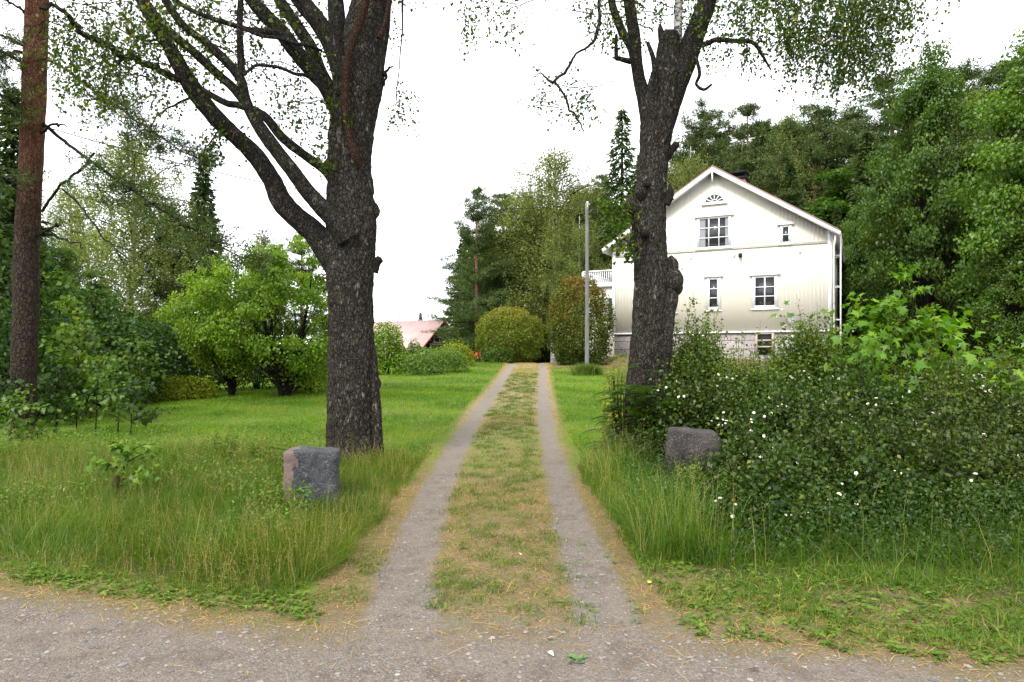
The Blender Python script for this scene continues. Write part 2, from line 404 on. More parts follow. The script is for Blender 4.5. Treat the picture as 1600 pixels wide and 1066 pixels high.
M['granite_wall'] = stone('granite_foundation', (.185, .162, .15), (.30, .268, .25))

def ground_mat():
    m, nt = newmat('ground_cover')
    wp = mapping(nt, kind='World')
    big = noise(nt, 1.3, 4, wp, .6); mid = noise(nt, 6, 4, wp, .65); fine = noise(nt, 60, 4, wp, .7); vf = noise(nt, 220, 2, wp, .7)
    def edge(a, w=.35, n=None):
        n = n or mid
        v = math_(nt, 'ADD', attr(nt, a), math_(nt, 'MULTIPLY', math_(nt, 'SUBTRACT', n, .5), 1.9))
        return ramp(nt, math_(nt, 'MINIMUM', v, 1.5), [(.5-w/2, (0,)), (.5+w/2, (1,))])
    pale = attr(nt, 'pale')
    lawn = mixc(nt, ramp(nt, fine, [(.3, (0,)), (.7, (1,))]), (.055, .115, .010), (.13, .24, .02))
    lawn = mixc(nt, ramp(nt, mid, [(.45, (0,)), (.7, (.6,))]), lawn, (.045, .085, .010))
    lawn = mixc(nt, ramp(nt, big, [(.45, (0,)), (.7, (.6,))]), lawn, (.19, .20, .055))
    soil = ramp(nt, fine, [(.3, (.035, .03, .018)), (.7, (.09, .08, .04))])
    straw = ramp(nt, fine, [(.28, (.075, .050, .026)), (.48, (.155, .11, .058)), (.72, (.29, .215, .115))])
    straw = mixc(nt, ramp(nt, mid, [(.45, (0,)), (.62, (.75,))]), straw, mixc(nt, fine, (.045, .055, .012), (.15, .17, .04)))
    straw = mixc(nt, ramp(nt, noise(nt, 2.7, 5, wp, .7), [(.5, (0,)), (.7, (.6,))]), straw, (.10, .062, .038))
    straw = mixc(nt, math_(nt, 'MULTIPLY', pale, .75), straw, ramp(nt, fine, [(.3, (.22, .17, .09)), (.7, (.40, .32, .18))]))
    pv = N(nt, 'TexVoronoi'); pv.inputs['Scale'].default_value = 95; nt.links.new(wp, pv.inputs['Vector'])
    pv2 = N(nt, 'TexVoronoi'); pv2.inputs['Scale'].default_value = 230; nt.links.new(wp, pv2.inputs['Vector'])
    sx = N(nt, 'SeparateColor'); nt.links.new(pv.outputs['Color'], sx.inputs[0])
    gravel = ramp(nt, sx.outputs[0], [(0, (.087, .072, .060)), (.5, (.141, .120, .100)), (.85, (.178, .152, .128)), (1, (.25, .225, .19))])
    gravel = mixc(nt, ramp(nt, vf, [(.35, (0,)), (.75, (.55,))]), gravel, (.215, .182, .150))
    gravel = mixc(nt, ramp(nt, big, [(.4, (0,)), (.7, (.55,))]), gravel, (.19, .158, .128))
    gravel = mixc(nt, ramp(nt, noise(nt, 4, 6, wp, .75), [(.5, (0,)), (.66, (.6,))]), gravel, (.085, .062, .045))
    gravel = mixc(nt, ramp(nt, noise(nt, 25, 4, wp, .7), [(.58, (0,)), (.68, (.65,))]), gravel, (.17, .11, .068))
    c = mixc(nt, edge('tall', .3), lawn, soil)
    c = mixc(nt, edge('dry', .5), c, straw)
    tn = math_(nt, 'ADD', math_(nt, 'MULTIPLY', mid, .55), math_(nt, 'MULTIPLY', noise(nt, 22, 4, wp, .75), .45))
    c = mixc(nt, edge('track', .55, tn), c, mixc(nt, math_(nt, 'MULTIPLY', pale, .45), gravel, (.30, .26, .21)))
    h = math_(nt, 'ADD', math_(nt, 'MULTIPLY', fine, .6), math_(nt, 'ADD', math_(nt, 'MULTIPLY', pv.outputs['Distance'], -.8), math_(nt, 'MULTIPLY', pv2.outputs['Distance'], -.4)))
    principled(nt, c, .95, h, .8, .012, .1)
    return m
M['ground'] = ground_mat()
def forest_floor():
    m, nt = newmat('forest_floor'); wp = mapping(nt, kind='World')
    principled(nt, ramp(nt, noise(nt, 1.5, 6, wp, .7), [(.35, (.03, .03, .015)), (.6, (.05, .08, .02))]), .95); return m

def paint(name, col, rough=.6, var=.06, bump=None):
    m, nt = newmat(name)
    n1 = noise(nt, 1.2, 5, mapping(nt, (1, 1, .4)), .6)
    c = mixc(nt, ramp(nt, n1, [(.35, (0,)), (.7, (1,))]), tuple(x*(1-var) for x in col), tuple(min(1, x*(1+var*.5)) for x in col))
    principled(nt, c, rough, noise(nt, 60, 3, mapping(nt, (1, 1, .1))), .04, .002, .12); return m
M['siding'] = paint('cream_paint', (.76, .72, .61), .6, .02)
M['white'] = paint('white_paint', (.80, .80, .79), .5, .04)
M['roof_pink'] = paint('pink_sheet_roof', (.56, .38, .35), .5, .12)
M['roof_red'] = paint('red_sheet_roof', (.27, .17, .155), .5, .12)
M['dark_red'] = paint('dark_red_boards', (.09, .02, .014), .7, .2)
M['black'] = paint('black_metal', (.015, .015, .016), .4, .1)
M['curtain'] = paint('curtain_cloth', (.26, .27, .29), .9, .15)
M['grey_metal'] = paint('grey_metal', (.28, .29, .29), .5, .1)
M['planks'] = paint('weathered_planks', (.40, .32, .25), .8, .15)
M['brick'] = paint('red_chimney', (.30, .14, .12), .8, .15)
M['interior'] = paint('dark_interior', (.02, .02, .022), .9, .1)
def glass():
    m, nt = newmat('window_glass')
    p = principled(nt, (.035, .038, .042), .12, None, spec=.45); return m
M['glass'] = glass()
def polewood():
    m, nt = newmat('weathered_pole_wood')
    mp = mapping(nt, (1, 1, .06)); n1 = noise(nt, 30, 5, mp, .6)
    principled(nt, ramp(nt, n1, [(.3, (.08, .077, .074)), (.55, (.15, .145, .14)), (.75, (.24, .235, .225))]), .85, n1, .5, .005); return m
M['pole'] = polewood()

# ------------------------------------------------------------------ tags
def tag(o, label=None, cat=None, group=None, kind=None):
    if label: o['label'] = label
    if cat: o['category'] = cat
    if group: o['group'] = group
    if kind: o['kind'] = kind
    return o
def empty(name, loc, rz=0, label=None, cat=None, group=None):
    o = bpy.data.objects.new(name, None); COL.objects.link(o); o.location = loc; o.rotation_euler = (0, 0, rz)
    o.empty_display_size = .3
    return tag(o, label, cat, group)
def copy_thing(root, loc, rz=0, scale=None, label=None, cat=None, group=None):
    r = root.copy(); COL.objects.link(r); r.location = loc; r.rotation_euler = (0, 0, rz)
    if scale is not None: r.scale = scale if isinstance(scale, tuple) else (scale,)*3
    for ch in list(root.children):
        c = ch.copy(); COL.objects.link(c); c.parent = r
        for g in list(ch.children):
            d = g.copy(); COL.objects.link(d); d.parent = c
    return tag(r, label, cat, group)

# ================================================================== GROUND
def build_ground():
    xs = np.concatenate([-np.geomspace(4, 400, 60)[::-1], np.arange(-3.95, 3.96, .05), np.geomspace(4, 400, 60)])
    ys = np.concatenate([[-30, -10, -3, 0, 1.5], np.arange(2, 8, .05), np.arange(8, 16, .1), np.arange(16, 45, .3), np.geomspace(45, 900, 40)])
    X, Y = np.meshgrid(xs, ys); Z = ground(X, Y)
    nx, ny = len(xs), len(ys)
    d = np.abs(np.abs(X-trk_c(Y))-trk_h(Y))
    jit = .05*n2(X, Y, 2.2, 11)
    hw = np.interp(Y, [3, 4.9, 9, 20, 35], [.22, .155, .115, .105, .12])
    hw = hw*np.where(X > trk_c(Y), .85, 1.0)
    track = 1-sm(hw-.06, hw+.16, d+jit)
    track = track*(1-sm(33, 36, Y))
    road = 1-sm(-.45, .30, Y-road_y(X)+jit*3)
    mouth = (1-sm(-.1, 1.1, Y-3.8))*(1-sm(.9, 1.5, np.abs(X)))*.6
    track_att = np.maximum(np.maximum(track, road), mouth)
    inner = np.abs(X-trk_c(Y))
    # straw: median strip, edges of the tracks, top yard (widened to bounce light onto the house), verge of the road
    med = (1-sm(trk_h(Y)+.15, trk_h(Y)+.45, inner+jit))*.80
    side = (1-sm(.45, .75, inner-trk_h(Y)+jit))*(1-sm(7, 12, Y))*.95
    med = np.maximum(med - .22*sm(.4, .6, (n2(X, Y, .9, 5)+1)/2), side)
    top = sm(24, 29, Y+.12*(X > 3)*X)*(1-sm(44, 50, Y))*sm(-4, 0, X)*(1-sm(12, 14, X))*.75  # yard straw, its near part added as bright ground lighting the house wall
    verge = (1-sm(.25, .75, Y-road_y(X)+jit*2))*.9
    stripe = .35*sm(.35, .6, (n2(X*.35+Y*.15, Y*.8, 1.0, 9)+1)/2)*sm(8, 12, Y)
    halo = (1-sm(hw+.10, hw+.32, d+jit))*sm(9, 14, Y)*(1-sm(33, 36, Y))*.9
    rv = (X > .9)*(1-sm(1.2, 1.8, Y-road_y(X)))*(.60+.5*n2(X, Y, 1.8, 66))
    pale = np.maximum(halo, sm(10, 16, Y)*med*1.2)
    pale = np.maximum(pale, (1-sm(.9, 1.2, inner))*sm(7, 12, Y)*.5)
    dry = np.maximum(np.maximum(np.maximum(med, top), np.maximum(verge, stripe)), np.maximum(halo, rv))
    tall = np.where(X < trk_c(Y), sm(1.25, 1.6, inner)*(1-sm(8.6, 9.8, Y+.3*n2(X, Y, .5))),
                    sm(1.3, 1.6, inner)*(1-sm(9.5, 11.5, Y)*(1-sm(2.6, 4.0, X))))*sm(.3, .8, Y-road_y(X))
    forest = np.maximum(sm(46, 52, Y), sm(9, 11, X)*sm(8, 10, Y)*(1-sm(26, 28, Y)))
    tall = np.maximum(tall, forest)
    idx = np.arange(nx*ny).reshape(ny, nx)
    q = np.stack([idx[:-1, :-1], idx[:-1, 1:], idx[1:, 1:], idx[1:, :-1]], -1).reshape(-1, 4)
    cx = (X[:-1, :-1]+X[1:, 1:]).ravel()/2; cy = (Y[:-1, :-1]+Y[1:, 1:]).ravel()/2
    is_road = cy < road_y(cx)
    is_drive = (~is_road) & (np.abs(cx-trk_c(cy)) < trk_h(cy)+.30) & (cy < 36)
    V = np.stack([X, Y, Z], -1).reshape(-1, 3)
    for name, msk in (('gravel_road', is_road), ('driveway', is_drive), ('lawn', ~(is_road | is_drive))):
        qq = q[msk]; u, inv = np.unique(qq, return_inverse=True)
        mb = MB(); mb.add(V[u], None, inv.reshape(-1, 4))
        o = mb.build(name, M['ground'], smooth=True)
        for an, arr in (('track', track_att), ('dry', dry), ('tall', tall), ('pale', pale)):
            a = o.data.attributes.new(an, 'FLOAT', 'POINT'); a.data.foreach_set('value', arr.ravel()[u].astype(np.float32))
        o['kind'] = 'structure'
build_ground()

# ================================================================== GRASS
def blades(mb, x, y, h, w, bend, rnd, segs=3, rg=None, z=None, lean=None):
    rg = rg or R; n = len(x)
    z = ground(x, y)-.01 if z is None else z
    a = rg.uniform(0, 2*pi, n) if lean is None else lean
    d = np.stack([np.cos(a), np.sin(a), np.zeros(n)], -1)
    fa = rg.uniform(0, 2*pi, n); s = np.stack([np.cos(fa), np.sin(fa), np.zeros(n)], -1)*(w/2)[:, None]
    base = np.stack([x, y, z], -1)
    ts = np.linspace(0, 1, segs+1); rows = []
    for t in ts[:-1]:
        c = base+d*(bend*t**2)[:, None]*h[:, None]+np.array([0, 0, 1])*(h*t*(1-.35*np.minimum(bend, 1.2)*t))[:, None]
        ww = s*(1-t*.6) ; rows += [c-ww, c+ww]
    tip = base+d*(bend)[:, None]*h[:, None]+np.array([0, 0, 1])*(h*(1-.35*np.minimum(bend, 1.2)))[:, None]
    rows.append(tip); k = len(rows)
    V = np.stack(rows, 1).reshape(-1, 3)
    off = (np.arange(n)*k)[:, None, None]
    Q = np.array([[(2*i, 2*i+1, 2*i+3, 2*i+2) for i in range(segs-1)]])
    T = np.array([[(2*segs-2, 2*segs-1, 2*segs)]])
    mb.add(V, (T+off).reshape(-1, 3), (Q+off).reshape(-1, 4) if segs > 1 else None, np.repeat(rnd, k))
    return tip

def sample(n, x0, x1, y0, y1, rg=R):
    return rg.uniform(x0, x1, n), rg.uniform(y0, y1, n)
def inview(x, y, m=1.0): return np.abs(x) < .76*y+m

def tall_grass():
    rg = np.random.default_rng(11)
    # left verge: stuff
    mb = MB(); sd = MB()
    x, y = sample(230000, -9, -1, 4.3, 10.4, rg)
    inner = np.abs(x-trk_c(y)); ry = y-road_y(x)
    lim = .42+.18*n2(x, y, 1.4, 21)
    ok = (ry > lim) & (inner > np.interp(y, [4.2, 5.0, 6.85, 8.5, 11], [1.5, 1.2, 1.12, 1.08, 1.15])+.15*n2(x, y, 2, 4)) & (y < 9.6+.5*n2(x, y, .8, 8)) & inview(x, y)
    dens = .55+.45*n2(x, y, 1.1, 33)
    ok &= rg.random(len(x)) < np.clip(dens+.15, .15, 1)
    x, y = x[ok], y[ok]; n = len(x)
    ramp_ = sm(.3, 1.1, y-road_y(x))*sm(.9, 1.6, np.abs(x-trk_c(y)))*(1-.6*np.exp(-(((x+2.0)/.5)**2+((y-6.4)/.6)**2)))
    h = (.06+.205*ramp_)*(1+.55*n2(x, y, .7, 3))*rg.uniform(.35, 1.5, n)
    col = np.clip(rg.normal(.34, .2, n)+.28*n2(x, y, .9, 5)+.16*(y < 6.3), 0, 1)
    lean = 6.3*n2(x, y, .8, 77)+rg.normal(0, 1.1, n)
    blades(mb, x, y, h, rg.uniform(.002, .006, n), rg.gamma(2, .35, n), col, 3, rg, lean=lean)
    tag(mb.build('tall_grass', M['grass_tall']), 'tall unmown grass on the verge left of the driveway', 'grass', kind='stuff')
    # seed stalks
    k = rg.random(n) < .05*(1+1.8*n2(x, y, .8, 55))*(1-.5*sm(6, 8, y)); heads(sd, x[k], y[k], (h[k]*.9+.16)*rg.uniform(.7, 1.25, k.sum()), rg)
    o = sd.build('grass_seed_heads', [M['grass_seed']]); tag(o, 'pale feathery seed heads over the tall grass left of the driveway', 'grass', kind='stuff')
    # right side
    mb = MB(); sd = MB()
    x, y = sample(260000, .6, 9, 3.2, 12.5, rg)
    inner = np.abs(x-trk_c(y)); ry = y-road_y(x)
    front = np.interp(x, [.9, 1.6, 3, 6], [1.5, 1.35, 1.25, 1.0])+.15*n2(x, y, 1.5, 20)
    edge = np.interp(y, [4, 5.3, 7, 9, 12], [2.2, 1.2, 1.02, 1.0, 1.6])+.12*n2(x, y, 2, 4)
    hed = sm(1.25, 1.75, x)
    ok = (ry > front) & (inner > edge) & inview(x, y) & ((y < 9) | (x > 1.8)) & (rg.random(len(x)) < 1-.90*hed)
    x, y = x[ok], y[ok]; n = len(x)
    ramp_ = sm(0, .5, np.abs(x-trk_c(y))-.95)*(1-.85*np.exp(-(((x-1.95)/.5)**4+((y-7.0)/.8)**4)))
    h = (.12+.30*ramp_)*(1+.45*n2(x, y, .7, 3))*rg.uniform(.4, 1.45, n)
    col = np.clip(rg.normal(.33, .2, n)+.25*n2(x, y, 1.1, 15), 0, 1)
    lean = 6.3*n2(x, y, .8, 78)+rg.normal(0, 1.1, n)
    blades(mb, x, y, h, rg.uniform(.002, .006, n), rg.gamma(2, .3, n), col, 3, rg, lean=lean)
    tag(mb.build('tall_grass', M['grass_tall']), 'tall dark grass around the brown stone right of the driveway', 'grass', kind='stuff')
    k = (rg.random(n) < .05*(x < 1.9)+.03) & ~((np.abs(x-1.75) < .65) & (y > 5.9) & (y < 7.9)); heads(sd, x[k], y[k], h[k]*1.1+.14, rg)
    tag(sd.build('grass_seed_heads', [M['grass_seed']]), 'pale seed heads over the tall grass right of the driveway', 'grass', kind='stuff')

def heads(mb, x, y, h, rg):
    n = len(x); z = ground(x, y); a = rg.uniform(0, 2*pi, n); b = rg.uniform(.05, .35, n)
    tip = blades(mb, x, y, h, np.full(n, .0032), b, rg.uniform(.2, .8, n), 3, rg, lean=a)
    d = np.stack([np.cos(a), np.sin(a), 0*a], -1)
    for k in range(14):
        t = rg.uniform(-.15, .0, n)
        c = tip+np.array([0, 0, 1.])*t[:, None]+d*(b*t)[:, None]+rg.normal(size=(n, 3))*.018
        leaves(mb, c, .014, .22, None, .3, .0, rg)

def low_grass():
    rg = np.random.default_rng(5)
    # lawn, short blades
    mb = MB(); xs = []; ys = []
    for (n, x0, x1, y0, y1) in ((90000, -8, 5, 7.5, 13), (120000, -13, 6, 13, 21), (110000, -20, 7, 21, 33)):
        x, y = sample(n, x0, x1, y0, y1, rg); xs.append(x); ys.append(y)
    x = np.concatenate(xs); y = np.concatenate(ys)
    inner = np.abs(x-trk_c(y))
    stripe = n2(x*.35+y*.15, y*.8, 1.0, 9)
    ok = (inner > trk_h(y)+.38+.12*n2(x, y, 1.5, 2)) & inview(x, y) & (rg.random(len(x)) > .35*(stripe > .2)) & ~((y > 28.5) & (x > 0))
    x, y = x[ok], y[ok]; n = len(x); near = np.interp(y, [8, 33], [1, 1.8])
    col = np.clip(rg.normal(.4, .24, n)+.45*n2(x*.35+y*.15, y*.8, 1.0, 9)+.35*n2(x, y, 1.7, 19)+.16*np.sin((x*.8+y*.9)*2.2), 0, 1)
    blades(mb, x, y, rg.uniform(.025, .075, n)*near, rg.uniform(.004, .008, n)*near*1.4, rg.uniform(.2, 1.1, n), col, 2, rg)
    tag(mb.build('lawn_grass', M['grass_lawn']), 'short bright green grass of the mown lawn beside the driveway', 'grass', kind='stuff')
    # median strip and dry edges
    mb = MB(); xs = []; ys = []
    for (n, y0, y1) in ((60000, 4.2, 8), (60000, 8, 15), (50000, 15, 33)):
        x, y = sample(n, -1.9, 2.4, y0, y1, rg); xs.append(x+trk_c(y)*(1)); ys.append(y)
    x = np.concatenate(xs); y = np.concatenate(ys); inner = np.abs(x-trk_c(y)); d = np.abs(inner-trk_h(y))
    hw = np.interp(y, [3, 4.9, 9, 20, 35], [.24, .165, .13, .12, .13])
    ok = (d > hw+.03+.05*n2(x, y, 3, 7)) & (inner < trk_h(y)+np.interp(y, [4, 6, 9, 13], [.95, .75, .6, .4])) & (rg.random(len(x)) < np.interp(y, [4.2, 5, 6.5], [.12, .5, 1]))
    ok &= rg.random(len(x)) < .45+.6*n2(x, y, 1.6, 40)
    x, y = x[ok], y[ok]; n = len(x); near = np.interp(y, [5, 30], [1, 2.2])
    col = np.clip(rg.normal(.5, .25, n)-.55*n2(x, y, .7, 41)-.25*(np.abs(x-trk_c(y)) < .3)*(y < 9), 0, 1)
    blades(mb, x, y, rg.uniform(.012, .05, n)*near, rg.uniform(.003, .006, n)*near, rg.uniform(.4, 1.8, n), col, 2, rg)
    tag(mb.build('driveway_grass', M['grass_dry']), 'yellowed short grass between and beside the wheel tracks', 'grass', kind='stuff')
    # green tufts in the median
    mb = MB()
    tx, ty = sample(700, -.5, .5, 4.0, 26, rg); tx = tx+trk_c(ty)
    ex, ey = sample(130, 1.3, 5, 3.5, 5.6, rg); gx, gy = sample(110, -5, -1.0, 4.3, 5.6, rg)
    tx = np.concatenate([tx, ex, gx]); ty = np.concatenate([ty, ey, gy])
    ok = ty > road_y(tx)+.15; tx, ty = tx[ok], ty[ok]
    x = np.repeat(tx, 45)+rg.normal(size=len(tx)*45)*.05; y = np.repeat(ty, 45)+rg.normal(size=len(tx)*45)*.05
    n = len(x)
    blades(mb, x, y, rg.uniform(.02, .09, n), rg.uniform(.003, .007, n), rg.uniform(.3, 1.3, n), np.clip(rg.normal(.3, .2, n), 0, 1), 2, rg)
    tag(mb.build('green_tufts', M['grass_tall']), 'small green grass tufts in the driveway and at the road edge', 'grass', kind='stuff')
    # right verge in front of the hedge: mixed cut grass and clover-like weeds
    mb = MB()
    x, y = sample(120000, .9, 6, 3.1, 6.2, rg)
    ry = y-road_y(x); ok = (ry > .25+.2*n2(x, y, 2, 6)) & (np.abs(x-trk_c(y)) > 1.05) & (rg.random(len(x)) < .18+.9*n2(x, y, 2.2, 60)+.3*sm(.8, 1.4, ry)) & inview(x, y)
    x, y = x[ok], y[ok]; n = len(x)
    blades(mb, x, y, rg.uniform(.03, .14, n), rg.uniform(.003, .008, n), rg.uniform(.3, 1.5, n), np.clip(rg.normal(.42, .28, n), 0, 1), 2, rg)
    tag(mb.build('verge_grass', M['grass_tall']), 'ragged cut grass along the road edge in front of the rose bushes', 'grass', kind='stuff')
    # broad low weeds
    mb = MB()
    cx = np.concatenate([rg.uniform(1.0, 4.5, 900), rg.uniform(-3.6, -1.2, 300), rg.uniform(-.6, .8, 60)])
    cy = np.concatenate([road_y(cx[:900])+rg.uniform(.1, 1.7, 900), road_y(cx[900:1200])+rg.gamma(2, .12, 300)+.15, rg.uniform(3.9, 6, 60)])
    c = np.repeat(np.stack([cx, cy, ground(cx, cy)+.015], -1), 6, 0)
    sz = np.repeat(np.concatenate([rg.uniform(.02, .06, 1200), rg.uniform(.015, .04, 60)]), 6)
    c = c+rg.normal(size=c.shape)*np.array([.025, .025, .01])
    leaves(mb, c, sz, .5, None, 0, .75, rg, 'birch')
    tag(mb.build('ground_weeds', M['weed']), 'broad low green weeds creeping over the road edges', 'weeds', kind='stuff')
    # straw litter
    mb = MB()
    x, y = sample(52000, -6, 4, 3.0, 8, rg); ry = y-road_y(x); inner = np.abs(x-trk_c(y)); d = np.abs(inner-trk_h(y))
    pr = np.where(ry < 0, .03+.25*sm(-.5, 0, ry), np.where(ry < .9, .75, .45))
    pr = np.where((ry > .2) & (d < .2), .06, pr)
    ok = (rg.random(len(x)) < pr*(.6+.6*n2(x, y, 1.5, 9))) & inview(x, y, .5) & ((inner < 1.5) | (ry < 1.4))
    x, y = x[ok], y[ok]; n = len(x)
    a = rg.uniform(0, 2*pi, n); L = rg.gamma(2.5, .018, n)+.01; tilt = rg.normal(0, .12, n)
    X = np.stack([np.cos(a), np.sin(a), tilt], -1)*L[:, None]; Y = np.stack([-np.sin(a), np.cos(a), 0*a], -1)*rg.uniform(.0012, .003, n)[:, None]
    Z = np.tile([0, 0, .01], (n, 1))
    C = np.stack([x, y, ground(x, y)+.006+np.abs(tilt)*L*.5], -1)
    mb.scatter([(-.5, -.5, 0), (0, -.5, .3), (.5, -.5, 0), (.5, .5, 0), (0, .5, .3), (-.5, .5, 0)], None, [(0, 1, 4, 5), (1, 2, 3, 4)], C, X, Y, Z, rg.random(n))
    tag(mb.build('straw_litter', M['straw']), 'dry straw scattered along the road edge and driveway mouth', 'straw', kind='stuff')
    # pebbles
    mb = MB()
    x, y = sample(45000, -5.5, 4, 2.9, 9, rg); ry = y-road_y(x); inner = np.abs(x-trk_c(y)); d = np.abs(inner-trk_h(y))
    ok = ((ry < .1) | (d < .2)) & inview(x, y, .4) & (rg.random(len(x)) < np.where(y < 5, .9, .5))
    x, y = x[ok], y[ok]; n = len(x); s = np.clip(rg.gamma(2.2, .0022, n), .002, .016)
    a = rg.uniform(0, 2*pi, n)
    X = np.stack([np.cos(a), np.sin(a), 0*a], -1)*(s*rg.uniform(.8, 1.6, n))[:, None]; Y = np.stack([-np.sin(a), np.cos(a), 0*a], -1)*s[:, None]; Z = np.stack([0*a, 0*a, s*.6], -1)
    mb.scatter([(1, .2, 0), (.2, 1, 0), (-.9, .5, .1), (-.7, -.7, 0), (.5, -.9, 0), (.1, .1, 1), (0, 0, -1)],
               [(0, 1, 5), (1, 2, 5), (2, 3, 5), (3, 4, 5), (4, 0, 5)], None, np.stack([x, y, ground(x, y)+s*.15], -1), X, Y, Z, rg.random(n))
    m, nt = newmat('pebble'); principled(nt, ramp(nt, attr(nt, 'rnd'), [(0, (.07, .06, .06)), (.6, (.17, .155, .15)), (.95, (.22, .195, .17)), (1, (.28, .25, .22))]), .85)
    tag(mb.build('gravel', m), 'loose grey gravel on the road and in the wheel tracks', 'gravel', kind='stuff')
tall_grass(); low_grass()

# fallen leaves (few, countable)
def fallen():
    rg = np.random.default_rng(3)
    spots = [(845, 1015, 'pale'), (855, 1000, 'pale'), (808, 868, 'pale'), (1010, 916, 'yellow'), (1186, 1050, 'orange'), (905, 1032, 'green')]
    names = {'pale': 'pale dry leaf lying in the middle of the driveway mouth', 'yellow': 'small yellow leaf on the gravel by the right wheel track',
             'orange': 'orange leaf on the gravel at the right road edge', 'green': 'flat green weed sprig in front of the driveway median'}
    cols = {'pale': (.55, .53, .42), 'yellow': (.5, .42, .08), 'orange': (.5, .22, .05), 'green': (.07, .16, .03)}
    lab2 = ['nearer curled pale leaf on gravel left of the green sprig', 'farther curled pale leaf on gravel left of the green sprig', 'single pale leaf on the dry grass between the wheel tracks']
    j = 0
    for i, (px, py, k) in enumerate(spots):
        Y = 1.6*F/(py-HOR); x = (px-800)/F*Y
        mb = MB(); n = 7 if k == 'green' else 1
        c = np.tile([0, 0, .012], (n, 1))+rg.normal(size=(n, 3))*np.array([.02, .02, .004])
        leaves(mb, c, .06 if k == 'green' else .055, .55, None, 0, .7, rg, 'birch')
        m, nt = newmat('fallen_leaf_'+k); principled(nt, cols[k], .7)
        o = mb.build('weed_sprig' if k == 'green' else 'fallen_leaf', m); o.location = (x, Y, float(ground(x, Y)))
        if k == 'pale': lb = lab2[j]; j += 1
        else: lb = names[k]
        tag(o, lb, 'weed' if k == 'green' else 'leaf')
fallen()
